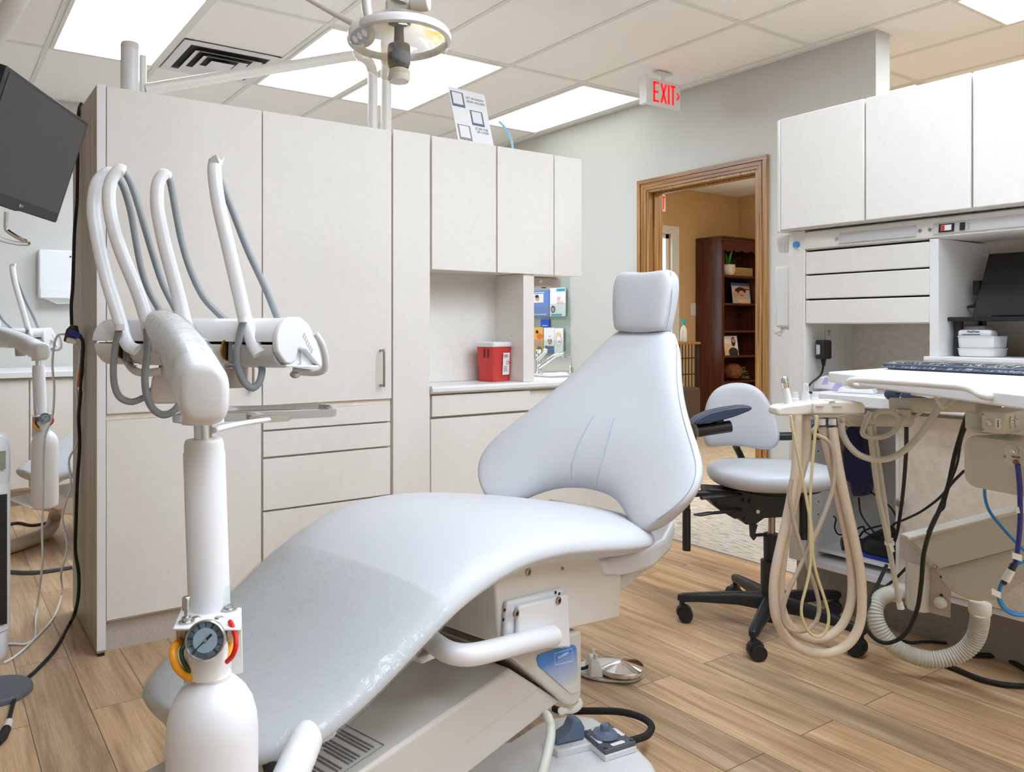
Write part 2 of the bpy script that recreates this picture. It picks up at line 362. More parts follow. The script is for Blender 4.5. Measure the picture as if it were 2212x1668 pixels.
# the exterior wall of the room beyond the door, with a window
wx1 = PY(1449, 560, YB).x; wx0 = wx1-1.1; wz1 = PY(1440, 505, YB).z; wz0 = 0.75
b = M(); b.box(XW2, wx0, YB, YB+0.15, 0, CEIL); b.box(wx1, 8.55, YB, YB+0.15, 0, CEIL); b.box(wx0, wx1, YB, YB+0.15, wz1, CEIL); b.box(wx0, wx1, YB, YB+0.15, 0, wz0)
struct('wall_beyond', b, 'tan')
b = M(); t = 0.05
for (x0, x1, z0, z1) in ((wx0, wx0+t, wz0, wz1), (wx1-t, wx1, wz0, wz1), (wx0, wx1, wz1-t, wz1), (wx0, wx1, wz0, wz0+t), ((wx0+wx1)/2-.02, (wx0+wx1)/2+.02, wz0, wz1), (wx0, wx1, 1.6, 1.64)): b.box(x0, x1, YB+0.03, YB+0.11, z0, z1)
b.box(wx0-.01, wx1+.12, YB-0.02, YB, wz1, wz1+.09); b.box(wx1, wx1+.12, YB-0.02, YB, wz0-.1, wz1); b.box(wx0, wx1+.12, YB-0.04, YB, wz0-.1, wz0)
wf = struct('window_1', b, 'edge')
pn = M().box(wx0+t, wx1-t, YB+0.06, YB+0.065, wz0+t, wz1-t).build('window_pane', 'glass', wf)
# door casing and jamb
b = M()
def casing(b, y0, y1, z0, z1, X, s):     # flat board with stepped moulding
    b.box(X, X+s*0.012, y0, y1, z0, z1)
b.box(XW-.012, XW, DY1-.003, DY1+.073, 0, DZ+.073); b.box(XW-.022, XW-.012, DY1+.045, DY1+.073, 0, DZ+.073); b.box(XW-.017, XW-.012, DY1+.018, DY1+.034, 0, DZ+.04)
b.box(XW-.012, XW, DY0-.073, DY0+.003, 0, DZ+.073); b.box(XW-.022, XW-.012, DY0-.073, DY0-.045, 0, DZ+.073); b.box(XW-.017, XW-.012, DY0-.034, DY0-.018, 0, DZ+.04)
struct('trim_3', b, 'oak', bev=.003)
b = M(); b.box(XW-.0125, XW, DY0-.0737, DY1+.0737, DZ-.003, DZ+.0737); b.box(XW-.0225, XW-.012, DY0-.0737, DY1+.0737, DZ+.045, DZ+.0742); b.box(XW-.0175, XW-.012, DY0-.03, DY1+.03, DZ+.018, DZ+.034)
struct('trim_4', b, 'oakh', bev=.003)
b = M(); b.box(XW-.004, XW2+.004, DY1-.02, DY1, 0, DZ); b.box(XW-.004, XW2+.004, DY0, DY0+.02, 0, DZ); b.box(XW-.004, XW2+.004, DY0+.02, DY1-.02, DZ-.02, DZ)
b.box(XW+.05, XW+.085, DY1-.033, DY1-.02, 0, DZ-.02); b.box(XW+.05, XW+.085, DY0+.02, DY0+.033, 0, DZ-.02); b.box(XW+.05, XW+.085, DY0+.033, DY1-.033, DZ-.033, DZ-.02)
struct('door_1', b, 'oak', bev=.002)
struct('baseboard_right', M().box(XW-.012, XW, DY1+.075, YB, 0.004, .1), 'toe')

# ------------------------------------------------------------------ ceiling lights
LP = [(0, 0, 'panel', 'bright ceiling light panel above the tall cupboard, left of the air vent', 1),
      (2, 0, 'panel', 'bright ceiling light panel behind the exam lamp, touching the air vent tile side', 1),
      (3, 0, 'panel', 'bright ceiling light panel behind the exam lamp, nearer the paper sign', 1),
      (5, 0, 'panel2', 'dimmer pale green ceiling light panel along the doorway wall by the exit sign', 1),
      (6, 2.6, 'panel', 'bright ceiling light panel at the very top right edge of the picture', 1),
      (3, 3, 'panel', 'ceiling light panel overhead', 0), (1, 3, 'panel', 'ceiling light panel overhead', 0), (4, 4, 'panel', 'ceiling light panel overhead', 0),  # overhead panels from here on are unseen, added to brighten the room
      (-1, 4, 'panel', 'ceiling light panel overhead', 0), (2, 5, 'panel', 'ceiling light panel overhead', 0), (4, 5, 'panel', 'ceiling light panel overhead', 0),  # added out of view, mostly for frontal light on cabinets and chair
      (9, 2, 'panelw', 'ceiling light panel overhead', 0), (8, 1, 'panelw', 'ceiling light panel overhead', 0)]  # unseen warm panels added to brighten the tan room beyond the door
for i, j, m, lb, seen in LP:
    x0 = GX0+TX*i+.014; x1 = GX0+TX*(i+1)-.014; y1 = GY0-TY*j-.014; y0 = GY0-TY*(j+1)+.014
    t = thing('ceiling_light', lb if seen else lb + ' added outside the picture for more light', 'ceiling light', ((x0+x1)/2, (y0+y1)/2, CEIL-.01), 'recessed ceiling light panels' if seen else 'unseen ceiling lights added for brightness')
    f = M()
    for bx in ((x0, x0+.022, y0, y1), (x1-.022, x1, y0, y1), (x0+.022, x1-.022, y0, y0+.022), (x0+.022, x1-.022, y1-.022, y1)): f.box(*bx, CEIL-.011, CEIL-.001)
    f.build('frame', 'grid', t); M().box(x0+.022, x1-.022, y0+.022, y1-.022, CEIL-.009, CEIL-.004).build('diffuser', m, t)
# air vent
x0 = GX0+TX+.02; x1 = GX0+2*TX-.02; y1 = GY0-.02; y0 = y1-.57; cx = (x0+x1)/2; cy = (y0+y1)/2
t = thing('ceiling_vent', 'square white air diffuser with dark concentric slots beside the left light panel', 'vent', (cx, cy, CEIL-.02))
M().box(x0, x1, y0, y1, CEIL-.008, CEIL-.002).build('backing', 'dark', t)
def sqring(b, h0, h1, z0, z1):          # a sloping square ring from half-size h0 at z0 to h1 at z1
    def sq(h, z): return [V(cx-h, cy-h, z), V(cx+h, cy-h, z), V(cx+h, cy+h, z), V(cx-h, cy+h, z)]
    b.loft([sq(h0, z0), sq(h1, z1), sq(h1-.004, z1), sq(h0-.004, z0)], cap=False, loop=True)
b = M()
for bx in ((x0, x0+.05, y0, y1), (x1-.05, x1, y0, y1), (x0+.05, x1-.05, y0, y0+.05), (x0+.05, x1-.05, y1-.05, y1)): b.box(*bx, CEIL-.014, CEIL-.006)
b.build('frame', 'white', t)
for h in (.20, .135, .07):
    b = M(); sqring(b, h-.035, h, CEIL-.012, CEIL-.03); b.box(cx-h, cx+h, cy-h, cy+h, CEIL-.032, CEIL-.029) if h < .08 else None
    b.build('louvre', 'white', t)

# ------------------------------------------------------------------ left bank of cabinets
Y0 = 2.885
def fr(b, x0, x1, z0, z1, y=Y0, th=.02): return b.box(x0, x1, y, y+th, z0, z1)
def pull(p0, p1, out, par, name='handle'):   # wire pull between two points, standing off along out
    o = Vector(out); p0 = Vector(p0); p1 = Vector(p1)
    M().tube([p0, p0+o*.8, p0+o+(p1-p0)*.06, p1+o-(p1-p0)*.06, p1+o*.8, p1], .005, n=10, sub=5).build(name, 'nickel', par)
t = thing('tall_cabinet', 'tall cream cabinet with two big doors above drawers, ending the left bank', 'cabinet', (1.05, 3.15, 0))
b = M().box(.481, .508, Y0+.004, 3.42, 0.012, 1.944); sp = b.build('side_panel', 'greyw', t); sp['label'] = 'grey wood-grain side panel'
M().box(.4795, .5085, Y0-.001, Y0+.004, 0.02, 1.945).build('panel_edge', 'edge', t, bev=.001)
M().box(.485, .505, Y0+.005, Y0+.04, 0, .012).build('glide', 'blackm', t)
M().box(.509, 1.628, Y0+.024, 3.42, .105, 1.938).build('body', 'lam', t)
b = M().box(.509, 1.628, Y0+.0415, Y0+.056, 0, .105); b.build('toe_kick', 'toe', t)
for x0, x1, hx in ((.511, 1.060, 541), (1.064, 1.622, 822)):
    d = fr(M(), x0, x1, .823, 1.942).build('door', 'lam', t, bev=.0015)
    if hx > 600: pull(PY(hx, 757, Y0), PY(hx, 832, Y0), (0, -.03, 0), d)
    else: pull(PY(hx, 768, Y0), PY(hx, 842, Y0), (0, -.03, 0), d)
fr(M(), .511, 1.060, .116, .80, Y0+.006, .018).build('door', 'lam', t, bev=.0015)
for z0, z1 in ((.729, .80), (.626, .722), (.423, .618), (.116, .415)):
    fr(M(), 1.0665, 1.618, z0, z1, Y0+.002, .021).build('drawer', 'lam', t, bev=.0015)
fr(M(), .511, 1.622, .801, .822, Y0+.012, .011).build('rail', 'lam2', t)
t = thing('filler_panel', 'plain cream upright panel between the tall cabinet and the open counter', 'panel', (1.72, 3.1, 0))
M().box(1.630, 1.812, Y0, 3.42, .105, 1.950).build('board', 'lam', t, bev=.0015); M().box(1.63, 1.812, Y0+.05, 3.4, 0, .105).build('plinth', 'toe', t)
# hanging upper cabinet
t = thing('upper_cabinet', 'cream hanging cupboard with two doors and a narrow end above the sharps bin', 'cabinet', (2.26, 3.03, 1.37))
M().box(1.816, 2.690, Y0+.022, 3.18, 1.374, 1.942).build('body', 'lam', t)
for x0, x1 in ((1.822, 2.168), (2.176, 2.512)): fr(M(), x0, x1, 1.371, 1.948).build('door', 'lam', t, bev=.0015)
fr(M(), 2.517, 2.694, 1.370, 1.947).build('end_panel', 'lam', t, bev=.0015)
t = thing('niche_surround', 'cream back and side boards of the open niche behind the sharps bin', 'cabinet', (2.1, 3.12, .866))
M().box(1.814, 2.336, 3.118, 3.135, .866, 1.372).build('back_board', 'lam', t); M().box(2.336, 2.400, Y0+.012, 3.118, .866, 1.372).build('side_board', 'lam', t)
for z in (.95, 1.08, 1.30): M().cyl((2.3352, 2.99, z), (2.337, 2.99, z), .003, n=8).build('peg_hole', 'nickel', t)
t = thing('countertop', 'off-white worktop holding the sharps bin and the sink', 'worktop', (2.4, 3.2, .83))
b = M(); pr = [(Y0-.012, .834), (Y0-.02, .842), (Y0-.02, .856), (Y0-.012, .865), (3.56, .865), (3.56, .832), (Y0-.008, .832)]
b.prism([V(1.814, y, z) for y, z in pr], V(1.30, 0, 0)).build('slab', 'edge', t)
t = thing('base_cabinet', 'cream base cabinet with one wide drawer under the worktop', 'cabinet', (2.4, 3.2, 0))
M().box(1.814, 3.10, Y0+.03, 3.52, .1, .830).build('body', 'lam', t)
fr(M(), 1.823, 2.366, .733, .824, Y0, .024).build('drawer', 'lam', t, bev=.0015)
fr(M(), 1.823, 2.352, .11, .722, Y0+.008, .02).build('door', 'lam', t, bev=.0015); fr(M(), 2.37, 3.09, .11, .820, Y0+.014, .015).build('panel', 'lam', t, bev=.0015)
M().box(1.814, 3.10, Y0+.08, 3.5, 0, .1).build('toe_kick', 'toe', t)
# sharps container
c = PY(1066, 819, 2.955); c.z = .8662; t = thing('sharps_container', 'red biohazard sharps bin with white lid on the worktop', 'sharps bin', c)
ax = V(.96, .28, 0).normalized(); ay = V(-.28, .96, 0)
W, Dp, Hh = .152, .10, .165
c0 = c + ax*.0 ; cen = c + ax*(W/2) + ay*(Dp/2)
def rr(cen, ax, ay, w, d, z, r=.012, n=4):
    out = []
    for sx, sy, a0 in ((1, 1, 0), (-1, 1, 90), (-1, -1, 180), (1, -1, 270)):
        for k in range(n+1):
            a = math.radians(a0+90*k/n); out.append(cen + ax*(sx*(w/2-r)+r*math.cos(a)) + ay*(sy*(d/2-r)+r*math.sin(a)) + V(0, 0, z))
    return out
M().loft([rr(cen, ax, ay, W*s, Dp*s, z) for s, z in ((.86, 0), (.90, .006), (1.0, .14), (1.04, Hh))]).build('tub', 'sharps', t)
M().loft([rr(cen, ax, ay, W*s, Dp*s, z) for s, z in ((1.1, Hh-.002), (1.12, Hh+.002), (1.12, Hh+.016), (1.06, Hh+.02), (.96, Hh+.021))]).build('lid', 'whitep', t)
fn = -ay; pf = lambda u, z, o=.004: c + ax*(W/2+u) + fn*((.004 if z > .1 else -.001)+o) + V(0, 0, z)
l = M().obox(pf(.020, .082), ax*.026, V(0, 0, .052)+fn*.0025, fn*.0006).build('sticker', 'paper', t)
for k in range(3):
    a = math.radians(90+120*k); q = pf(.032+.006*math.cos(a), .09+.006*math.sin(a), .0055)
    b = M(); a1, a2 = ax, V(0, 0, 1)
    n = 14
    b.loft([[q + (a1*math.cos(s)+a2*math.sin(s))*r for s in [2*math.pi*i/n for i in range(n)]] for r in (.0042, .0064)], cap=False); b.build('biohazard_ring', 'exitred' if 0 else 'sharps', l)
b = M(); q = pf(.032, .09, .0053); b.loft([[q + (ax*math.cos(s)+V(0, 0, 1)*math.sin(s))*r for s in [2*math.pi*i/20 for i in range(20)]] for r in (.0125, .0138)], cap=False); b.build('biohazard_border', 'sharps', l)
for z in (.125, .12, .115, .07, .062, .055, .048): M().obox(pf(.012, z, .0053), ax*.014, V(0, 0, .0011), fn*.0003).build('print_line', 'label', l)
for u in (.03, .052): M().obox(c + ay*u - ax*.003 + V(0, 0, .132), ay*.002, V(0, 0, .02), ax*.001).build('slot', 'dark', t)

# ------------------------------------------------------------------ sink
sx, sy = 2.86, 3.26
t = thing('sink', 'stainless sink basin let into the worktop under the brochure rack', 'sink', (sx, sy, .866))
R = lambda w, d, z: rr(V(sx, sy, 0), V(1, 0, 0), V(0, 1, 0), w, d, z, .03)
M().loft([R(.44, .40, .866), R(.44, .40, .872), R(.40, .36, .872), R(.38, .34, .868)], cap=False).build('rim', 'steel', t)
M().loft([R(.38, .34, .868), R(.36, .32, .78), R(.34, .30, .77)], cap=False).build('basin', 'steel', t)
fb = PZ(1163, 808, .866)
t = thing('faucet', 'chrome tap with angled spout and lever at the back of the sink', 'tap', fb)
M().lathe([(.026, 0), (.026, .006), (.016, .012), (.015, .10), (.019, .105), (.019, .125), (.012, .135)], fb).build('body', 'chrome', t)
p = lambda u, v, D=None: PD(u, v, (fb-EYE).dot(FW)*0.995)
M().tube([p(1163, 794), p(1185, 778), p(1200, 768), p(1215, 764), p(1221, 765)], .011, n=12).build('spout', 'chrome', t); M().cyl(p(1219, 762), p(1219, 774), .012).build('aerator', 'chrome', t)
M().tube([p(1160, 779), p(1170, 770), p(1178, 760)], .008).build('lever', 'chrome', t); M().ball(p(1178, 758), .014).build('knob', 'chrome', t)
sb = PZ(1234, 809, .873); t = thing('soap_pump', 'small clear soap pump with chrome collar on the sink edge', 'soap dispenser', sb)
M().lathe([(.022, 0), (.022, .008), (.012, .014), (.012, .04), (.007, .045)], sb).build('collar', 'chrome', t); M().cyl(sb+V(0, 0, .045), sb+V(.003, 0, .085), .0035, .002).build('nozzle', 'chrome', t)
q = PY(1186, 602, 3.16); t = thing('towel_dispenser', 'grey towel dispenser fixed under the hanging cupboard', 'dispenser', (q.x, 3.1, 1.32))
M().box(PY(1150, 600, 3.05).x, PY(1213, 600, 3.05).x, 3.05, 3.17, 1.325, 1.372).build('casing', 'toe', t, bev=.006); M().ball((PY(1183, 608, 3.06).x, 3.09, 1.325), .012, (1.4, 1, .4)).build('slot', 'dark', t); M().cyl((PY(1170, 600, 3.04).x, 3.049, 1.35), (PY(1170, 600, 3.04).x, 3.045, 1.35), .009).build('lock', 'whitep', t)

# ------------------------------------------------------------------ paper sign and tube on the upper cabinet
tl, trr_, bl, br = PY(974, 183, 3.02), PY(1062, 199, 3.02), PY(991, 304, 2.95), PY(1083, 319, 2.95)
bl.z = br.z = 1.9485; br = bl + V(.216, .018, 0); ax = (br-bl).normalized(); upv = (tl-bl); upv = (upv - ax*upv.dot(ax)); hh = .285; upv = V(-.012, .07, .275).normalized(); nn = ax.cross(upv)
t = thing('sign_holder', 'leaning clear holder with a white review notice on the hanging cupboard', 'sign', (bl+br)/2)
def sg(u, v, o=0): return bl + ax*(u*.216) + upv*(v*hh) + nn*o
M().prism([sg(-.015, 0), sg(1.015, 0), sg(1.015, 1.01), sg(-.015, 1.01)], nn*-.003).build('acrylic_stand', 'acry', t)
M().obox(sg(.5, .5, .0006), ax*.108, upv*(hh*.5), nn*.0004).build('notice', 'paper', t)
b = M(); q = sg(.5, 0); b.prism([sg(0, .004, -.004), sg(1, .004, -.004), sg(1, .004, -.004)+V(0, .09, 0), sg(0, .004, -.004)+V(0, .09, 0)], V(0, 0, .003)); b.build('foot', 'acry', t)
for u, v, m in ((.20, .80, 'steelb'), (.66, .52, 'steelb'), (.23, .22, 'toe2')):
    M().obox(sg(u, v, .0013), ax*.038, upv*.038, nn*.0003).build('code_border', m, t); M().obox(sg(u, v+.015, .0018), ax*.029, upv*.029, nn*.0003).build('blank_square', 'paper', t)
for s, u, v in (('LET US KNOW', .69, .865), ('HOW WE DID!', .70, .80), ('SCAN THE', .73, .335), ('QR CODE', .74, .28)):
    text('lettering', s, .0165, sg(u, v, .0014), ax, upv, 'label', t)
t = M().tube([PY(1078, 262, 2.98), PY(1092, 277, 2.97), PY(1103, 296, 2.96), PY(1107, 318, 2.95), PY(1104, 335, 2.97)], .0055, n=10).build('tubing', 'pblue')
lab(t, 'curl of pale blue tubing behind the notice on the hanging cupboard', 'tube')
# ------------------------------------------------------------------ right bank of cabinets
XF = 2.89; YR = 0.30         # front plane of the drawers, right end outside the frame
t = thing('wall_cabinet', 'long cream overhead cabinet with plain doors and a rounded end, right side', 'cabinet', (3.03, 1.1, 1.5))
M().box(2.858, 3.24, YR, 1.897, 1.503, 1.940).build('body', 'lam', t)
b = M(); pr = [(2.858, 1.897), (3.24, 1.897), (3.24, 1.934), (2.885, 1.934), (2.862, 1.930), (2.848, 1.920), (2.840, 1.908), (2.836, 1.898)]
b.prism([V(x, y, 1.502) for x, y in pr], V(0, 0, .443)).build('rounded_end', 'edge', t)
for y1, y0 in ((1.896, 1.563), (1.557, 1.213), (1.207, .864), (.858, .515)):
    M().box(2.834, 2.856, y0, y1, 1.506, 1.947).build('door', 'lam', t, bev=.003)
t = thing('service_panel', 'off-white strip under the overhead cabinet with grey inlays and rocker switches', 'control panel', (2.95, 1.1, 1.42))
pr = [(2.905, 1.499), (3.22, 1.499), (3.22, 1.43), (2.90, 1.423), (2.886, 1.428), (2.882, 1.440), (2.888, 1.492)]
M().prism([V(x, YR, z) for x, z in pr], V(0, 1.826-YR, 0)).build('casing', 'warmw', t)
def yx(u): return PX(u, 500, 2.885).y
def slab(b, u0, u1, z0, z1, o=0): return b.prism([V(2.8812+(z0-1.44)*.115-o, yx(u0), z0), V(2.8812+(z0-1.44)*.115-o, yx(u1), z0), V(2.8812+(z1-1.44)*.115-o, yx(u1), z1), V(2.8812+(z1-1.44)*.115-o, yx(u0), z1)], V(.003, 0, 0))
slab(M(), 1814, 1980, 1.437, 1.476, .002).build('inlay', 'inlay', t); slab(M(), 2017, 2400, 1.437, 1.476, .002).build('inlay', 'inlay', t)
s = slab(M(), 2030, 2063, 1.442, 1.469, .006).build('light_switch', 'black', t); slab(M(), 2036, 2058, 1.446, 1.465, .009).build('rocker', 'whitep', s); slab(M(), 2037, 2044, 1.447, 1.464, .0105).build('red_window', 'exitred' if 0 else 'red', s)
slab(M(), 2076, 2087, 1.443, 1.468, .008).build('rocker_switch', 'black', t)
for k in range(3): slab(M(), 2091, 2097, 1.444+.008*k, 1.4465+.008*k, .0025).build('print_line', 'label', t)
for u in (1808, 1988, 2010): q = V(2.884, yx(u), 1.455); M().cyl(q, q-V(.005, 0, 0), .006, n=12).build('screw', 'steel', t)
for u, z in ((2175, 1.4255), (2180, 1.4255)): pass
q = V(3.06, 1.0, 1.4262); n = 16
t = thing('column_panel', 'narrow upright cream board at the left end of the right bank', 'panel', (3.05, 1.86, .19))
M().box(XF, 3.23, 1.828, 1.897, .195, 1.502).build('board', 'lam', t, bev=.002); M().box(XF+.03, 3.2, 1.828, 1.8285, .9, 1.13).build('inner_face', 'edge', t)
t = thing('drawer_unit', 'stack of three wide cream drawers under the overhead cabinet', 'drawers', (3.05, 1.6, 1.13))
M().box(XF+.022, 3.22, 1.366, 1.825, 1.140, 1.42).build('body', 'dark', t)
for z0, z1 in ((1.328, 1.415), (1.2315, 1.322), (1.135, 1.225)):
    M().box(XF, XF+.021, 1.366, 1.825, z0, z1).build('drawer', 'lam', t, bev=.003)
M().box(XF+.02, 3.22, 1.366, 1.825, 1.133, 1.141).build('bottom', 'edge', t)
t = thing('desk_alcove', 'white alcove with grey inner side around the black laptop', 'cabinet', (3.1, 1.0, 1.0))
M().box(XF, 3.23, 1.337, 1.3655, 1.02, 1.4235).build('side_board', 'edge', t, bev=.001)
M().box(3.228, 3.24, YR, 1.828, .876, 1.502).build('back_board', 'lam2', t)
M().box(2.872, 3.228, YR, 1.377, .982, 1.0195).build('shelf', 'edge', t, bev=.002)
for q in ((3.222, 1.33, 1.385), (3.222, 1.02, 1.05)): M().obox(q, (.006, 0, 0), (0, .012, 0), (0, 0, .012)).build('bracket', 'gelc', t, bev=.002)
t = thing('worktop', 'white worktop ledge with curing lamp and dark glasses on it', 'worktop', (3, 1.1, .83))
M().box(2.79, 3.228, YR, 1.745, .832, .876).build('slab', 'edge', t, bev=.006); M().box(3.0, 3.228, 1.745, 1.826, .832, .876).build('slab_end', 'edge', t)
t = thing('open_base_cabinet', 'open white base cabinet with loose cables inside, right side', 'cabinet', (3.05, 1.62, .19))
M().box(2.90, 3.215, 1.809, 1.827, .19, .83).build('side_board', 'edge', t); M().box(2.90, 3.215, 1.44, 1.458, .19, .83).build('side_board', 'edge', t)
M().box(3.20, 3.215, 1.458, 1.809, .21, .83).build('back_board', 'edge', t); M().box(2.885, 3.2, 1.458, 1.809, .19, .212).build('floor_board', 'edge', t); M().box(2.95, 3.2, 1.458, 1.809, .235, .25).build('raised_board', 'edge', t)
for k in range(9): M().cyl((2.95, 1.8085, .33+.05*k), (2.95, 1.8094, .33+.05*k), .0035, n=8).build('peg_hole', 'dark', t); M().cyl((3.15, 1.8085, .33+.05*k), (3.15, 1.8094, .33+.05*k), .0035, n=8).build('peg_hole', 'dark', t)
t = thing('base_cabinet', 'beige base cupboard with round steel knob beside the open cabinet', 'cabinet', (3.05, .9, .19))
M().box(2.92, 3.215, YR, 1.439, .192, .83).build('body', 'lam', t); M().box(2.885, 2.919, YR, 1.439, .192, .212).build('bottom_rail', 'edge', t)
for y1, y0 in ((1.462, .93), (.925, .40)):
    d = M().box(2.880, 2.899, y0, y1, .215, .812).build('door', 'lam2', t, bev=.001); M().box(2.8795, 2.8992, y1+.0003, y1+.012, .215, .812).build('edge_strip', 'edge', d)
    q = V(2.880, y1-.012, .502) if y1 > 1 else V(2.880, y1-.03, .502)
    M().lathe([(.006, 0), (.006, .012), (.014, .018), (.015, .024), (.010, .028)], q, (-1, 0, 0)).build('knob', 'nickel', d)
t = M().box(3.005, 3.2, YR, 1.937, 0, .189).build('plinth', 'toe2'); lab(t, 'grey plinth along the floor under the right bank', 'plinth')

# things on and by the right bank
t = thing('cup_dispenser', 'white wall holder with ribbed cup and long tube beside the doorway', 'dispenser', (2.95, 1.95, 1.14))
yc = 1.925
def q_(u, v): return PX(u, v, 2.93)
M().obox((2.945, 1.943, 1.245), (.03, 0, 0), (0, .034, 0), (0, 0, .125)).build('tube', 'whitep', t, bev=.009)
a, b2 = q_(1675, 515), q_(1703, 545)
M().prism([q_(1671, 514), q_(1703, 507), q_(1703, 543), q_(1682, 546)], V(.05, 0, 0)).build('cup', 'whitep', t, bev=.003)
for k in range(4): M().prism([q_(1679+6*k, 522), q_(1682+6*k, 521.5), q_(1683+6*k, 540), q_(1680+6*k, 540.5)], V(-.002, 0, 0)).build('rib', 'edge', t)
M().prism([q_(1681, 700), q_(1703, 690), q_(1703, 713), q_(1687, 713)], V(.03, 0, 0)).build('bracket', 'whitep', t, bev=.002); M().tube([q_(1690, 712), q_(1683, 717), q_(1676, 717)], .010, n=10).build('nozzle', 'gelc', t); M().ball(q_(1684, 722), .009).build('tip', 'gelc', t)
q = V(XF, 1.862, PX(1719, 529, XF).z)
t = thing('wall_clip', 'small round blue stick-on clip on the cream column', 'clip', q); M().cyl(q, q-V(.008, 0, 0), .013).build('disc', 'lblue', t); M().tube([q+V(-.01, 0, .004), q+V(-.016, -.004, -.008), q+V(-.014, -.012, -.022), q+V(-.004, -.01, -.024)], .004).build('hook', 'acry', t)
# outlet and charger on the alcove side board
q = PX(1768, 722, 3.05); q.y = 1.8275
t = thing('wall_outlet', 'ivory power outlet in the small alcove above the black charger', 'outlet', q)
M().obox(q, (.022, 0, 0), (0, .003, 0), (0, 0, .035)).build('plate', 'gelc', t, bev=.002)
for dx in (-.006, .006): M().obox(q+V(dx, -.0035, .012), (.0012, 0, 0), (0, .0006, 0), (0, 0, .005)).build('slot', 'dark', t)
M().ball(q+V(0, -.0032, .0), .0025).build('ground_hole', 'dark', t)
q = PY(1779, 755, 1.795); t = thing('charger', 'black plug-in charger block hanging in the small alcove', 'charger', q)
M().obox(q, (.03, 0, 0), (0, .018, 0), (0, 0, .038)).build('block', 'black', t, bev=.006)
for k in range(4): M().obox(q+V(-.0305, .010-.004*k, 0), (.0004, 0, 0), (0, .0011, 0), (0, 0, .020-.003*(k % 2))).build('print_line', 'paper', t)
M().cyl(q-V(0, 0, .038), q-V(0, 0, .065), .010, .006, n=10).build('plug', 'blackm', t)
M().tube([q-V(0, 0, .06), q+V(-.01, .005, -.1), PZ(1752, 828, .92), PZ(1744, 843, .892), PZ(1756, 850, .882)], .0035).build('cord', 'blackm', t)
# black riser, laptop, white boxes in the alcove
XA = 3.0
def al(u, v, X=XA): return PX(u, v, X)
z0 = 1.0195
t = thing('monitor_riser', 'black stand on legs carrying the laptop in the alcove', 'riser', (3.07, 1.1, z0))
zt = al(2060, 690, 2.95).z; yl = al(2046, 690, 2.95).y
M().box(2.95, 3.19, .62, yl, zt-.006, zt+.008).build('top', 'black', t, bev=.003)
for x, y in ((2.985, yl-.022), (3.16, yl-.022), (2.985, .66), (3.16, .66)):
    M().cyl((x, y, z0), (x, y, z0+.066), .016).build('leg', 'black', t); M().cyl((x, y, z0+.066), (x, y, zt-.006), .0125).build('upper_leg', 'black', t)
t = thing('laptop', 'black open laptop standing on the riser in the alcove', 'laptop', (3.05, 1.0, zt))
M().box(2.96, 3.12, .68, 1.205, zt+.009, zt+.016).build('base', 'black', t, bev=.003)
c0, c1, c2, c3 = PX(2099, 690, 3.06), PX(2136, 550, 3.13), PX(2136, 550, 3.13)+V(0, -.52, 0), PX(2099, 690, 3.06)+V(0, -.55, 0)
M().prism([c0, c1, c2, c3], V(.012, 0, .003)).build('screen', 'black', t, bev=.002)
M().obox(PX(2114, 622, 3.11), (.02, 0, 0), (0, .010, 0), (0, 0, .025)).build('hinge', 'blackm', t); M().tube([PX(2108, 660, 3.09), PX(2098, 662, 3.09), PX(2090, 664, 3.1)], [.007, .006, .004]).build('cable_plug', 'blackm', t)
def bin_(nm, lb, ul, ur, vt, vb, X, dep):
    a0, a1 = PX(ul, vt, X), PX(ur, vt, X); zt_, zb = a0.z, PX(ul, vb, X).z
    cen = V(X+dep/2, (a0.y+a1.y)/2, 0); w = abs(a0.y-a1.y)
    tt = thing('storage_tray', lb, 'box', (cen.x, cen.y, zb)); h = zt_-zb
    M().loft([rr(cen, V(1, 0, 0), V(0, 1, 0), dep*s, w*s, z, .014) for s, z in ((.88, zb), (.93, zb+.005), (.955, zb+h*.6), (.965, zt_-.003), (1.0, zt_-.002), (1.0, zt_), (.95, zt_), (.92, zb+h*.5))]).build('tub', 'whitep', tt)
    return tt
bin_('b', 'shallow white plastic tray under the riser, lower of the pair', 2064, 2146, 752, 769.5, 2.94, .12)
bin_('b', 'deep white plastic tray under the riser, stacked on the shallow one', 2064, 2146, 726, 753, 2.94, .12)
q = PX(2103, 719, 2.96); t = thing('tissue_pack', 'white rounded pack with blue print, in the stacked white tray under the riser', 'pack', q)
M().obox(q+V(.03, 0, -.004), (.03, 0, 0), (0, .051, 0), (0, 0, .014)).build('pack', 'whitep', t, bev=.010, seg=3); text('lettering', 'MediClean', .009, q+V(-.0006, .0, .004), (0, -1, 0), (0, 0, 1), 'blue', t); M().obox(q+V(-.0004, .008, -.006), (.0004, 0, 0), (0, .028, 0), (0, 0, .0012)).build('stripe', 'navy', t)
q = PX(2108, 708, 3.03); t = thing('cushion_lid', 'grey rounded lid lying on the white pack under the riser', 'lid', q); M().obox(q-V(0, 0, .002), (.035, 0, 0), (0, .042, 0), (0, 0, .009)).build('lid', 'greyp', t, bev=.008)
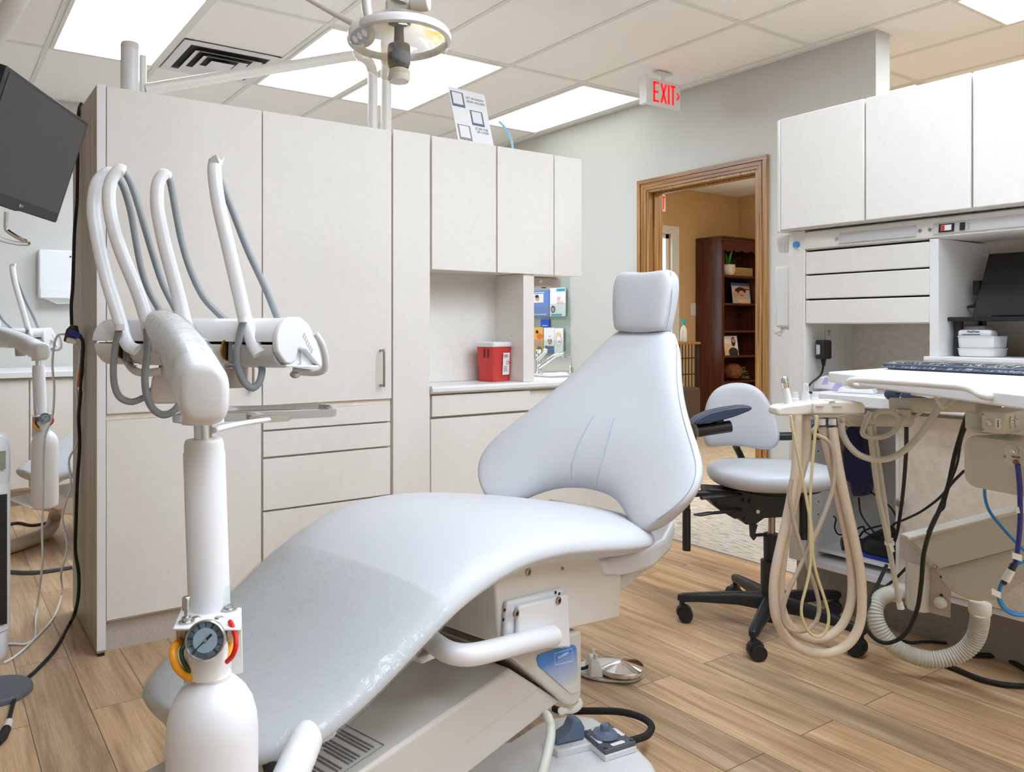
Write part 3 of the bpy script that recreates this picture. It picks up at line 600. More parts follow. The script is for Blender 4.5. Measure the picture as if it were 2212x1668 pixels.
# on the worktop
zw = .8765
q = PZ(1782, 843, zw); t = thing('curing_lamp', 'white and lilac handpiece charger on the worktop ledge', 'charger', q)
M_['lilac'] = mat('lilac_plastic', (190, 165, 212), 0.4); a = V(.25, -.97, 0).normalized(); n_ = V(.97, .25, 0)
def cl(s, h, o=0): return q + a*s + V(0, 0, h) + n_*o
M().prism([cl(-.045, 0), cl(.065, 0), cl(.065, .034), cl(.03, .04), cl(.0, .056), cl(-.02, .05), cl(-.04, .024)], n_*.09).build('housing', 'whitep', t, bev=.008, seg=3); M().prism([cl(.025, .006, -.001), cl(.064, .006, -.001), cl(.064, .030, -.001), cl(.04, .030, -.001)], n_*.002).build('side_panel', 'lilac', t); M().prism([cl(-.012, .022, -.001), cl(.012, .024, -.001), cl(.012, .05, -.001), cl(.0, .05, -.001)], n_*.002).build('top_panel', 'lilac', t)
q = PZ(1846, 850, zw); t = thing('instrument_rest', 'low white saddle-shaped rest on the worktop behind the hoses', 'holder', q)
def cl(s, h, o=0): return q + a*s + V(0, 0, h) + n_*o
M().prism([cl(-.062, 0), cl(.065, 0), cl(.058, .014), cl(.048, .026), cl(.03, .017), cl(0, .013), cl(-.03, .015), cl(-.045, .024), cl(-.058, .012)], n_*.07).build('rest', 'whitep', t, bev=.004)
g0, g1 = PZ(1927, 852, .893), PZ(1963, 856, .893); t = thing('dark_glasses', 'dark protective glasses lying on the worktop under the tray table', 'glasses', (g0+g1)/2-V(0, 0, .016))
d = (g1-g0).normalized()
for c_ in (g0, g1): M().ball(c_, .027, (.4, 1.0, .8)).build('lens', 'navy', t)
M().tube([g0+d*.02+V(0, 0, .008), g1-d*.02+V(0, 0, .008)], .005).build('bridge', 'black', t)
M().tube([g1+d*.02, g1+d*.035+V(.03, 0, -.002), g1+d*.03+V(.09, 0, -.012)], .003).build('temple_arm', 'black', t); M().tube([g0-d*.02, g0-d*.03+V(.03, 0, -.002), g0-d*.02+V(.09, 0, -.012)], .003).build('temple_arm', 'black', t)
# in the open cabinet
X_ = 3.06
t = thing('dark_apron', 'dark blue apron hanging in the open base cabinet', 'apron', (3.1, 1.66, .45))
b = M(); prof = [(1826, 925), (1842, 918), (1858, 945), (1872, 1000), (1884, 1050), (1872, 1052), (1868, 1072), (1838, 1074), (1834, 1042), (1822, 1040), (1818, 980)]
b.prism([PX(u, v, X_) for u, v in prof], V(.06, 0, 0)).build('fabric', mat('midnight_blue_cloth', (38, 36, 78), 0.9, sheen=0.3), t, bev=.018, seg=3)
t = thing('air_compressor', 'black flat device with cords on the floor of the open base cabinet', 'device', (3.06, 1.6, .25))
b = M(); b.loft([rr(V(3.07, 1.57, 0), V(1, 0, 0), V(0, 1, 0), .2*s, .2*s, z, .05) for s, z in ((.98, .264), (1, .27), (1, .305), (.8, .325), (.55, .345), (.3, .35))]); b.build('body', 'black', t)
M().lathe([(.06, .335), (.06, .35), (.045, .355), (.001, .355)], (3.04, 1.53, 0)).build('dial', 'black', t); M().obox((2.975, 1.525, .335), (.001, 0, 0), (0, .03, 0), (.002, 0, .008)).build('sticker', 'paper', t)
M().loft([rr(V(3.07, 1.57, 0), V(1, 0, 0), V(0, 1, 0), .21*s, .21*s, z, .05) for s, z in ((1, .25), (1, .264))]).build('base_mat', 'blue', t)
t = thing('cable_reel', 'small black cylinder lying at the left of the open cabinet floor', 'device', (3.02, 1.72, .25)); q = V(2.99, 1.735, .275); M().cyl(q, q+V(.05, -.05, 0), .024).build('barrel', 'black', t); M().cyl(q-V(.001, -.001, 0), q+V(-.002, .002, 0), .016).build('lens', 'navy', t)
def cord(nm, lb, pts, r, m, cat='cable', **k):
    o = M().tube(pts, r, **k).build(nm, m); return lab(o, lb, cat)
cord('cable', 'black cable looping down from the apron inside the open cabinet', [PX(1868, 1055, 3.1), PX(1905, 1080, 3.08), PX(1930, 1105, 3.05), PX(1942, 1140, 3.0), PX(1938, 1170, 3.0)], .0035, 'blackm')
cord('cable', 'tangled black cable coil on the black device in the open cabinet', [PX(1855, 1075, 3.1), PX(1860, 1110, 3.08), PX(1880, 1140, 3.04), PX(1905, 1165, 3.02), PX(1935, 1150, 3.0), PX(1915, 1135, 2.98), PX(1870, 1145, 3.0), PX(1855, 1160, 3.02), PX(1850, 1145, 3.02), PX(1865, 1138, 3.0), PX(1870, 1150, 3.0), PX(1895, 1158, 2.98), PX(1925, 1140, 2.96), PX(1940, 1160, 2.96)], .0035, 'blackm', n=8)
cord('cable', 'thin black cable behind the beige hoses at the left of the open cabinet', [PX(1812, 1090, 3.05), PX(1820, 1130, 3.04), PX(1830, 1150, 3.04), PX(1812, 1155, 3.02), PX(1803, 1140, 3.0), PX(1806, 1122, 3.0), PX(1800, 1115, 3.0)], .003, 'blackm', n=8)
# ------------------------------------------------------------------ doorway wall: rack, switch, exit sign
q0, q1 = PX(1150, 596, XW), PX(1233, 765, XW)
t = thing('brochure_rack', 'clear acrylic wall rack of leaflets above the sink', 'rack', (XW-.03, (q0.y+q1.y)/2, q1.z))
yl_, yr_ = PX(1120, 600, XW).y, PX(1232, 600, XW).y
zt_, zb_ = PX(1232, 598, XW).z, PX(1232, 764, XW).z
M().box(XW-.008, XW-.003, yr_, yl_, zb_, zt_).build('back_plate', 'acry', t)
for v0, v1 in ((690, 655), (768, 735)):
    a, b2 = PX(1222, v0, XW-.06), PX(1222, v1, XW-.06)
    b = M(); b.box(XW-.062, XW-.06, a.y, yl_, a.z, b2.z); b.box(XW-.062, XW-.008, a.y, yl_, a.z-.003, a.z); b.box(XW-.062, XW-.008, a.y-.003, a.y, a.z-.003, b2.z+.05); b.build('pocket', 'acry', t)
M_.update(lf1=mat('leaflet_periwinkle', (108, 138, 214), .5), lf2=mat('leaflet_teal', (40, 166, 190), .5), lf3=mat('leaflet_blue', (32, 96, 206), .5), lf4=mat('leaflet_amber', (226, 178, 92), .5), skin=mat('printed_skin', (214, 158, 130), .6), ink=mat('printed_ink', (46, 44, 52), .6), denim=mat('printed_denim', (44, 92, 150), .6), pinkink=mat('printed_pink', (226, 190, 182), .6), orange=mat('printed_orange', (226, 116, 44), .6), sunset=mat('printed_sand', (232, 200, 160), .6))
def leaf(lb, u0, u1, v0, v1, m, art, X=XW-.03, grp=None):
    a, c = PX(u0, v0, X), PX(u1, v1, X); w = a.y-c.y; h = a.z-c.z; cy_ = (a.y+c.y)/2
    o = thing('leaflet', lb, 'leaflet', (X, cy_, c.z))
    P_ = lambda s, r, off=0: V(X-.001-off, a.y-w*s, a.z-h*r)
    M().box(X-.001, X+.008, c.y, a.y, c.z, a.z).build('paper', m, o)
    for k, (kind, mm, s, r, sw, sh) in enumerate(art):
        if kind == 'r': M().obox(P_(s, r, .0006*(k+1)), (.0004, 0, 0), (0, w*sw/2, 0), (0, 0, h*sh/2)).build('print_block', mm, o)
        else:
            bb = M(); bb.loft([[P_(s, r, .0006*(k+1)+z) + V(0, w*sw/2*math.cos(t2), h*sh/2*math.sin(t2)) for t2 in [2*math.pi*i/18 for i in range(18)]] for z in (0, .0004)]); bb.build('print_shape', mm, o)
    return o
leaf('periwinkle blue leaflet in the top row of the wall rack', 1148, 1186, 629, 683, 'lf1', [('r', 'paper', .42, .30, .55, .34), ('o', 'skin', .35, .30, .25, .22), ('o', 'ink', .33, .22, .22, .12), ('r', 'paper', .4, .08, .7, .03), ('r', 'paper', .5, .93, .7, .03)])
leaf('white leaflet with teal band in the top row of the wall rack', 1188, 1221, 623, 683, 'paper', [('r', 'lf2', .72, .08, .55, .10), ('r', 'lf2', .45, .95, .7, .07), ('o', 'ink', .22, .75, .3, .26), ('o', 'skin', .22, .76, .2, .16), ('r', 'pinkink', .6, .38, .2, .11), ('r', 'pinkink', .58, .52, .2, .09), ('r', 'pinkink', .82, .52, .18, .09)])
leaf('small bright blue card between the two rows of the wall rack', 1168, 1186, 688, 707, 'lf3', [('r', 'paper', .5, .82, .6, .06)], XW-.02)
leaf('amber food leaflet in the bottom row of the wall rack', 1146, 1173, 707, 763, 'lf4', [('o', 'orange', .75, .35, .5, .22), ('o', 'skin', .6, .6, .6, .3), ('o', 'ink', .55, .18, .22, .14), ('o', 'green', .75, .85, .4, .2)])
leaf('leaflet with a person in a denim shirt in the bottom row of the wall rack', 1175, 1197, 708, 763, 'paper', [('r', 'denim', .55, .86, .9, .28), ('o', 'ink', .6, .50, .38, .34), ('o', 'paper', .6, .42, .34, .14), ('o', 'skin', .6, .54, .26, .22)])
leaf('pale leaflet with a sketched face in the bottom row of the wall rack', 1198, 1216, 709, 763, 'paper', [('o', 'pinkink', .5, .48, .8, .55), ('o', 'paper', .5, .52, .6, .42), ('r', 'red', .6, .55, .3, .03), ('o', 'sunset', .5, .24, .7, .16)])
q = PX(1339, 649, XW); t = thing('light_switch', 'white light switch on the doorway wall, left of the headrest', 'switch', q)
M().obox(q-V(.003, 0, 0), (.003, 0, 0), (0, .042, 0), (0, 0, .06)).build('plate', 'edge', t, bev=.002); M().obox(q-V(.009, 0, 0), (.006, 0, 0), (0, .005, 0), (0, 0, .012)).build('toggle', 'edge', t)
# exit sign hanging from the ceiling
YS = 3.43
a, b2 = PY(1396, 161, YS), PY(1467, 178, YS); zb_ = PY(1396, 224, YS).z; zt_ = PY(1396, 166, YS).z; x0, x1 = a.x, b2.x
t = thing('exit_sign', 'white exit sign with red letters hanging from the ceiling by the doorway', 'exit sign', ((x0+x1)/2, YS, zb_))
M().box(x0, x1, YS-.012, YS+.012, zb_, zt_).build('plate', 'edge', t, bev=.003); M().box(x0-.03, x0, YS-.03, YS+.03, zb_-.004, zt_+.004).build('end_cap', 'edge', t, bev=.003)
M().box((x0+x1)/2-.06, (x0+x1)/2+.07, YS-.012, YS+.03, CEIL-.022, CEIL-.006).build('canopy', 'edge', t, bev=.004); M().cyl(((x0+x1)/2, YS, zt_-.01), ((x0+x1)/2, YS, CEIL-.02), .012).build('stem', 'edge', t)
W = x1-x0; hz = (zb_+zt_)/2; H = (zt_-zb_)
b = M(); yy = YS-.0125; st = W*.055; lh = H*.37
def bar(p, q_, w):
    p = V(x0+W*p[0], yy, hz+p[1]*lh); q_ = V(x0+W*q_[0], yy, hz+q_[1]*lh); d = (q_-p).normalized(); s = d.cross(V(0, 1, 0)); b.obox((p+q_)/2, (q_-p)/2, s*w/2, (0, .0008, 0))
bar((.19, -1), (.19, 1), st); bar((.165, .93), (.34, .93), st*.8); bar((.165, 0), (.32, 0), st*.8); bar((.165, -.93), (.34, -.93), st*.8)
bar((.40, -1), (.55, 1), st); bar((.40, 1), (.55, -1), st); bar((.63, -1), (.63, 1), st); bar((.76, -1), (.76, 1), st); bar((.68, .93), (.84, .93), st*.8)
bar((.88, .35), (.955, 0), st*.75); bar((.955, 0), (.88, -.35), st*.75)
b.build('lettering', 'exitred', t)

# ------------------------------------------------------------------ room beyond the door
bx0, bx1 = 7.59, 8.36; byf, byb = 5.84, 6.18; bz = 2.175
t = thing('bookcase', 'tall dark cherry bookcase in the room beyond the doorway', 'bookcase', ((bx0+bx1)/2, 6.0, 0))
M().box(bx0, bx0+.035, byf, byb, 0, bz-.02).build('side_board', 'cherry', t); M().box(bx1-.035, bx1, byf, byb, 0, bz-.02).build('side_board', 'cherry', t); M().box(bx0+.035, bx1-.035, byb-.015, byb, 0, bz-.02).build('back_board', 'cherry', t)
M().box(bx0+.002, bx0+.05, byf-.012, byf, 0, bz-.06).build('face_frame', 'cherry', t); M().box(bx1-.05, bx1-.002, byf-.012, byf, 0, bz-.06).build('face_frame', 'cherry', t)
b = M(); b.box(bx0-.012, bx1+.012, byf-.03, byb, bz-.02, bz); b.box(bx0-.006, bx1+.006, byf-.02, byf, bz-.05, bz-.02); b.build('crown', 'cherry', t, bev=.006)
b = M(); n = 28; top = bz-.05; pts = [V(bx0+.05, byf-.008, top)]
pts += [V(bx0+.05+(bx1-bx0-.1)*i/n, byf-.008, top-.10-.022*abs(math.sin(math.pi*i/n*4))) for i in range(n+1)] + [V(bx1-.05, byf-.008, top)]
b.prism(pts, V(0, .012, 0)).build('scalloped_rail', 'cherry', t)
SHV = [595, 655, 714, 768, 823, 905, 1000]
shz = [PY(1590, v, byf).z for v in SHV]
for z in shz: M().box(bx0+.035, bx1-.035, byf+.004, byb-.015, z-.024, z).build('shelf', 'cherry', t, bev=.003)
bk = lambda u, v, dy=.08: PY(u, v, byf+dy)
q = bk(1573, 592); q.z = shz[0]; t = thing('potted_plant', 'green leafy plant in a white pot on the top bookcase shelf', 'plant', q)
M().lathe([(.045, 0), (.066, .02), (.078, .07), (.078, .125), (.070, .128), (.066, .12)], q).build('pot', mat('white_stone', (216, 208, 192), .7, mottle=.2, mscale=25), t)
b = M(); 
for k in range(11):
    a = 2.4*k; r = .02+.006*k; h = .10+.02*((k*7) % 5); d = V(math.cos(a), math.sin(a), 0); o = q+V(0, 0, .125)
    s = V(-d.y, d.x, 0)*.014
    b.loft([[o+d*.01-s*.4, o+d*.01+s*.4, o+d*.01+V(0, 0, .004)], [o+d*r+V(0, 0, h*.6)-s, o+d*r+V(0, 0, h*.6)+s, o+d*(r+.004)+V(0, 0, h*.6)], [o+d*r*1.9+V(0, 0, h)-s*.05, o+d*r*1.9+V(0, 0, h)+s*.05, o+d*(r*1.9)+V(0, 0, h+.002)]])
b.build('leaves', mat('leaf_green', (44, 120, 52), .5), t)
a, c = bk(1583, 577), bk(1626, 595); t = thing('plaque', 'small tan engraved plaque beside the plant on the top bookcase shelf', 'plaque', ((a.x+c.x)/2, a.y, shz[0]))
h = a.z-shz[0]; M().box(a.x, c.x, a.y, a.y+.03, shz[0], a.z).build('board', mat('sand_stone', (176, 150, 96), .7, mottle=.15, mscale=60), t, bev=.003)
for r, w_ in ((.72, .8), (.36, .7)):
    for k in range(9): M().obox(V(a.x+(c.x-a.x)*(.5+w_*(k/8-.5)*.95), a.y-.001, shz[0]+h*r), (.004+.004*(k % 2), 0, 0), (0, .0006, 0), (0, 0, h*.09)).build('carved_letter', 'oak', t)
def card(nm, lb, cat, ul, ur, vt, sh, lean, art, m='paper', sk=0):
    zb = shz[sh]; a, c = bk(ul, vt, .1), bk(ur, vt, .1); w = c.x-a.x; h = a.z-zb; o = thing(nm, lb, cat, ((a.x+c.x)/2, a.y, zb))
    P_ = lambda s, r, off=0: V(a.x+w*s+sk*(1-r)*-1, a.y+lean*(1-r)-off, zb+h*(1-r))
    b = M(); b.prism([P_(0, 1), P_(1, 1), P_(1, 0), P_(0, 0)], V(0, .006, 0)); b.build('card', m, o)
    for k, (kind, mm, s, r, sw, sh_) in enumerate(art):
        bb = M()
        if kind == 'r': bb.prism([P_(s-sw/2, r+sh_/2, .001*(k+1)), P_(s+sw/2, r+sh_/2, .001*(k+1)), P_(s+sw/2, r-sh_/2, .001*(k+1)), P_(s-sw/2, r-sh_/2, .001*(k+1))], V(0, .0006, 0))
        else: bb.loft([[P_(s+sw/2*math.cos(x), r+sh_/2*math.sin(x), .001*(k+1)+z) for x in [2*math.pi*i/20 for i in range(20)]] for z in (0, .0005)])
        bb.build('print_block' if kind == 'r' else 'print_shape', mm, o)
    return o
card('magazine', 'magazine with a laughing person on its cover, leaning on the second bookcase shelf', 'magazine', 1584, 1622, 610, 1, .05, [('r', 'denim', .5, .07, 1, .14), ('r', 'orange', .68, .19, .6, .08), ('o', 'ink', .46, .38, .62, .34), ('o', 'skin', .16, .55, .3, .3), ('o', 'skin', .5, .52, .34, .30), ('o', 'sunset', .62, .88, .7, .22), ('o', 'red', .5, .60, .2, .05), ('r', 'ink', .8, .3, .28, .05)], mat('magazine_cover', (196, 190, 182), .45), -.03)
card('photo_card', 'photo card of a person in a black top on the fourth bookcase shelf', 'photo', 1567, 1596, 726, 3, .03, [('r', 'sunset', .35, .7, .7, .6), ('o', 'ink', .62, .85, .7, .5), ('o', 'ink', .68, .3, .3, .5), ('o', 'skin', .68, .24, .2, .22)])
q = bk(1580, 818, .1); q.z = shz[4]; t = thing('vine_basket', 'brown wicker basket with trailing green vine on the fifth bookcase shelf', 'basket', V(bk(1590, 818, .1).x, q.y, shz[4]))
b = M(); b.lathe([(.02, 0), (.07, .03), (.095, .1), (.09, .17), (.06, .22)], V(bk(1567, 818, .1).x, q.y, shz[4]+.105), (1, -.1, 0), 24)
b.build('basket', mat('wicker', (120, 70, 28), .7, mottle=.5, mscale=60, bump=.8, bscale=90), t)
b = M(); rg = random.Random(3)
for k in range(110):
    f_ = rg.random(); p = bk(1597+f_*18, 790+f_*34, .05) + V(rg.uniform(-.05, .05), rg.uniform(-.03, .03), rg.uniform(-.035, .04)); s = rg.uniform(.007, .015); u_ = V(rg.uniform(-1, 1), rg.uniform(-1, 1), rg.uniform(-1, 1)).normalized()*s; w_ = u_.orthogonal().normalized()*s*.6
    p.z = max(p.z, shz[4]+.02)
    b.face([p-u_, p+w_, p+u_, p-w_])
b.build('vine', mat('vine_green', (106, 132, 52), .6), t)
q = PY(1497, 669, YB-.006); t = thing('light_switch', 'ivory light switch on the tan wall left of the bookcase', 'switch', q); M().obox(q, (.045, 0, 0), (0, .005, 0), (0, 0, .075)).build('plate', 'gelc', t, bev=.003); M().obox(q-V(0, .009, 0), (.007, 0, 0), (0, .005, 0), (0, 0, .014)).build('toggle', 'gelc', t)
# second exit sign seen through the doorway
YS2 = 5.2; a = PY(1436, 421, YS2); c = PY(1436, 457, YS2); x1 = a.x; x0 = x1-.30; t = thing('exit_sign', 'cream exit sign beyond the doorway, mostly hidden by the door jamb', 'exit sign', ((x0+x1)/2, YS2, c.z))
M().box(x0, x1, YS2-.01, YS2+.01, c.z, a.z).build('plate', 'gelc', t); M().cyl(((x0+x1)/2, YS2, a.z-.005), ((x0+x1)/2, YS2, CEIL), .012).build('stem', 'gelc', t)
W = x1-x0; hz = (c.z+a.z)/2; lh = (a.z-c.z)*.37; yy = YS2-.0105; st = W*.055; b = M()
bar((.19, -1), (.19, 1), st); bar((.165, .93), (.34, .93), st*.8); bar((.165, 0), (.32, 0), st*.8); bar((.165, -.93), (.34, -.93), st*.8)
bar((.40, -1), (.55, 1), st); bar((.40, 1), (.55, -1), st); bar((.63, -1), (.63, 1), st); bar((.905, -1), (.905, 1), st); bar((.84, .93), (.97, .93), st*.8); b.build('lettering', 'exitred', t)
# wire side table, spray bottle, brown seat
Yt = 5.55; zt = PY(1490, 739, Yt).z; xr = PY(1514, 740, Yt).x; xl = xr-.34
t = thing('side_table', 'small table with wooden top and black wire sides beyond the doorway', 'table', ((xl+xr)/2, Yt+.15, 0))
M().box(xl, xr, Yt, Yt+.3, zt-.025, zt).build('tabletop', 'oak', t, bev=.004)
for x in (xl+.02, xr-.02):
    for y in (Yt+.02, Yt+.28): M().box(x-.008, x+.008, y-.008, y+.008, 0.004, zt-.025).build('leg', 'black', t)
for z in (zt-.17, zt-.34, zt-.52):
    for y in (Yt+.02, Yt+.28): M().box(xl+.02, xr-.02, y-.005, y+.005, z-.006, z+.006).build('rail', 'black', t)
for k in range(1, 6): x = xl+.02+(xr-xl-.04)*k/6; M().box(x-.004, x+.004, Yt+.016, Yt+.024, .3, zt-.025).build('wire', 'black', t)
q = PY(1477, 739, Yt+.1); q.z = zt; t = thing('spray_bottle', 'clear spray bottle with teal trigger head on the wire side table', 'bottle', q)
M().lathe([(.03, 0), (.034, .01), (.034, .11), (.026, .15), (.012, .17), (.012, .18)], q).build('bottle', mat('frosted_bottle', (214, 226, 220), .3), t); M().obox(q+V(0, 0, .215), (.018, 0, 0), (0, .014, 0), (0, 0, .035)).build('trigger_head', 'lf2', t, bev=.008); M().obox(q+V(-.02, 0, .235), (.02, 0, 0), (0, .01, 0), (0, 0, .012)).build('nozzle', 'lf2', t)
a = PY(1518, 830, 5.2); t = thing('ottoman', 'dark brown upholstered seat beyond the doorway, behind the dental chair', 'seat', (a.x-.3, 5.3, 0)); M().box(a.x-.55, a.x-.02, 5.2, 5.5, .06, a.z-.03).build('cushion', mat('brown_upholstery', (78, 62, 48), .85, bump=.4), t, bev=.03, seg=3)
for x in (a.x-.5, a.x-.07):
    for y in (5.24, 5.46): M().cyl((x, y, .004), (x, y, .07), .018).build('leg', 'black', t)
# ------------------------------------------------------------------ dental chair
CO = V(1.616, 1.68, 0); ca = V(math.cos(math.radians(14)), math.sin(math.radians(14)), 0); cl_ = V(-ca.y, ca.x, 0)
def ch(s, t, z): return CO + ca*s + cl_*t + V(0, 0, z)
def PT(u, v, t):                       # pixel on the lengthwise upright plane at t
    d = ray(u, v); k = (t-(EYE-CO).dot(cl_))/d.dot(cl_); return EYE + d*k
chair = thing('dental_chair', 'pale grey-blue reclining dental chair in the middle of the room', 'dental chair', ch(-.5, 0, 0), 'dental chairs')
ZT = [(-1.37, .440), (-1.30, .468), (-1.2, .507), (-1.1, .558), (-1.0, .615), (-.92, .657), (-.84, .688), (-.75, .710), (-.65, .717), (-.55, .710), (-.4, .685), (-.25, .655), (-.1, .622), (.0, .605)]
HW = [(-1.312, .10), (-1.295, .165), (-1.255, .212), (-1.19, .242), (-1.08, .262), (-.9, .276), (-.7, .290), (-.4, .300), (-.2, .29), (-.12, .265), (-.06, .22), (-.02, .15)]
THK = [(-1.312, .05), (-1.25, .085), (-1.0, .10), (-.7, .115), (-.3, .115), (-.1, .09), (-.02, .05)]
def seat_ring(s, off=0, n=36, a0=0, a1=360):
    hw = smoothtab(HW, s)+off; zt = smoothtab(ZT, s); th = smoothtab(THK, s)+2*off; e = .01; sl = (smoothtab(ZT, s+e)-smoothtab(ZT, s-e))/(2*e); nr = V(-sl, 0, 1).normalized()
    out = []
    for i in range(n + (0 if a1-a0 == 360 else 1)):
        a = math.radians(a0+(a1-a0)*i/n); c, d = math.cos(a), math.sin(a)
        x = hw*math.copysign(abs(c)**(2/3.0), c); y = (th/2)*math.copysign(abs(d)**(2/2.5), d) + off*0
        crown = -.012*(x/hw)**2 if d > 0 else 0
        h = y - th/2 + off + crown
        out.append(ch(s + nr.x*h*.9, x, zt + h*nr.z))
    return out
SS = [-1.310, -1.30, -1.285, -1.262, -1.23, -1.19, -1.14, -1.08, -1.0, -.94, -.88, -.82, -.76, -.70, -.62, -.52, -.42, -.32, -.24, -.17, -.12, -.08, -.045, -.025]
M().loft([seat_ring(s) for s in SS]).build('seat_cushion', 'vinyl', chair, subd=1)
# seat seam near the hip
M().tube([seat_ring(s, .001)[i] for s, i in ((-.02, 33), (-.12, 34), (-.2, 35), (-.28, 35), (-.32, 33), (-.34, 31))], .0016, n=6).build('seam', 'seam', chair)
# backrest
B0 = ch(-.05, 0, .653); bd = (ca*.6245 + V(0, 0, .781)); bn = (ca*-.781 + V(0, 0, .6245))
BHW = [(0, .285), (.06, .325), (.12, .350), (.19, .362), (.27, .352), (.36, .318), (.46, .275), (.57, .232), (.68, .196), (.78, .168), (.87, .145), (.94, .124), (1, .098)]
def wb(u): return smoothtab([(0, .012), (.2, .004), (.42, -.018), (.62, -.075), (.78, -.112), (.9, -.112), (1, -.085)], abs(u))
def bpt(u, v, side, ex=0):
    w0 = wb(u); w1 = .588 - .018*u*u; w = w0 + v*(w1-w0); hw = smoothtab(BHW, v)
    edge = max(0, 1-abs(u)**6)**.5; ev = max(0, 1-abs(2*v-1)**14)**.5
    th = .043*(edge*ev); wing = .075*(abs(u)**2.2)*max(0, 1-v*1.15)**.8
    hump = .012*math.exp(-((v-.25)/.2)**2)*(1-u*u)
    f = wing + side*th + (hump if side > 0 else 0) + ex
    return B0 + bd*w + cl_*(u*hw) + bn*f
us = [-1, -.985, -.95, -.88, -.78, -.66, -.52, -.36, -.18, 0, .18, .36, .52, .66, .78, .88, .95, .985, 1]
vs = [0, .008, .03, .07, .13, .2, .28, .37, .47, .57, .67, .77, .86, .93, .975, .994, 1]
b = M(); G = {}
for sd in (1, -1):
    for i, u in enumerate(us):
        for j, v in enumerate(vs):
            bord = i in (0, len(us)-1) or j in (0, len(vs)-1)
            if bord and sd < 0: G[sd, i, j] = G[1, i, j]
            else: G[sd, i, j] = b.b.verts.new(bpt(u, v, sd))
for sd in (1, -1):
    for i in range(len(us)-1):
        for j in range(len(vs)-1):
            q = [G[sd, i, j], G[sd, i+1, j], G[sd, i+1, j+1], G[sd, i, j+1]]
            b.b.faces.new(q if sd > 0 else q[::-1])
b.build('backrest_cushion', 'vinyl', chair, subd=1)
for u0 in (.12, -.17):
    M().tube([bpt(u0*(1-.25*v), .012+v*.36, 1, .0008-.0022*(v > .9)) for v in [i/8 for i in range(9)]], .0012, n=6).build('seam', 'seam', chair)
M().tube([bpt(-.955-.01*k, .02+.9*k, 1, .0006) for k in [i/20 for i in range(21)]], .0009, n=6).build('seam', 'seam', chair)
# headrest
b = M(); hc = ch(.30, 0, 1.198); hu = (V(0, 0, 1)*.985 + ca*.17).normalized(); hn = cl_.cross(hu)*-1
hn = (ca*-1 - hu*(ca*-1).dot(hu)).normalized()
rings = []
for k, (z, w_, d) in enumerate(((-.098, .082, .030), (-.094, .088, .040), (-.08, .093, .046), (-.04, .099, .048), (.02, .106, .047), (.06, .106, .045), (.082, .100, .042), (.094, .090, .036), (.098, .080, .026))):
    r = []
    for i in range(28):
        a = 2*math.pi*i/28; c, s = math.cos(a), math.sin(a); x = w_*math.copysign(abs(c)**.55, c); y = d*math.copysign(abs(s)**.7, s)
        conc = .010*((x/.106)**2) if s > 0 else 0
        r.append(hc + hu*(z + (.012*((x/.1)**2)-.006 if abs(z) > .09 else 0)) + cl_*x + hn*(y+conc))
    rings.append(r)
b.loft(rings).build('headrest', 'vinyl', chair, subd=1)
M().tube([hc + cl_*(-.094-.010*math.sin(k*3.14)) + hn*.028 + hu*(-.09+.18*k) for k in [i/8 for i in range(9)]], .0013, n=6).build('seam', 'seam', chair)
M().obox(ch(.335, 0, 1.06), hu*.07, cl_*.025, hn*.006).build('headrest_bar', 'steel', chair)
# shell under the seat back and box body
def szp(pts, t0, t1, b=None): b = b or M(); return b.prism([ch(s, t0, z) for s, z in pts], cl_*(t1-t0))
szp([(-.30, .55), (-.12, .535), (.02, .54), (.075, .585), (.085, .55), (.05, .50), (-.05, .475), (-.2, .49), (-.28, .51)], -.215, .215).build('seat_shell', 'white', chair, bev=.012, seg=3)
szp([(.0, .48), (.05, .50), (.03, .455), (-.16, .42), (-.17, .46)], -.17, .17).build('rear_tray', 'white', chair, bev=.006)
szp([(-.183, .545), (-.196, .379), (-.684, .452), (-.70, .615), (-.5, .60), (-.3, .56)], -.2, .19).build('seat_housing', 'warmw', chair, bev=.006)
# side plates with bolts, arm tube
szp([(-.674, .545), (-.462, .522), (-.452, .388), (-.466, .384), (-.684, .452)], -.214, -.2).build('side_plate', 'white', chair, bev=.008, seg=3)
pp = szp([(-.65, .532), (-.466, .512), (-.456, .387), (-.655, .445)], -.226, -.214).build('cover_plate', 'white', chair, bev=.005)
for u, v in ((1205, 1297), (1113, 1325), (1205, 1381)):
    q = PT(u, v, -.226); M().lathe([(.0085, 0), (.0085, .004), (.0065, .005), (.0045, .005), (.0045, .001)], q, -cl_, 16).build('bolt', 'nickel', pp); M().cyl(q-cl_*.0012, q-cl_*.0022, .0042, n=6).build('socket', 'dark', pp)
for u, v in ((1200, 1280), (1208, 1283), (1090, 1318), (1087, 1339)):
    q = PT(u, v, -.2142); M().cyl(q, q-cl_*.0006, .004, n=10).build('hole', 'dark', chair)
for u, v, r in ((1140, 1236, .0085), (1214, 1228, .004)): q = PT(u, v, -.2); M().lathe([(r, 0), (r, .003), (r*.6, .004), (r*.5, .001)], q, -cl_, 14).build('bolt', 'nickel', chair)
M().tube([PT(1196, 1373, -.236), PT(1130, 1388, -.240), PT(1060, 1406, -.242), PT(1010, 1415, -.236), PT(970, 1409, -.21), PT(940, 1391, -.165), PT(920, 1375, -.11), PT(900, 1368, -.06)], .0215, n=16).build('arm_tube', 'white', chair)
q = PT(905, 1406, -.10); M().obox(q, ca*.035, cl_*.04, V(-.0, 0, .008)+ca*-.004).build('arm_bracket', 'white', chair, bev=.004)
M().cyl(PT(905, 1400, -.13), PT(905, 1400, -.13)+V(0, 0, .004), .007).build('hole', 'dark', chair)
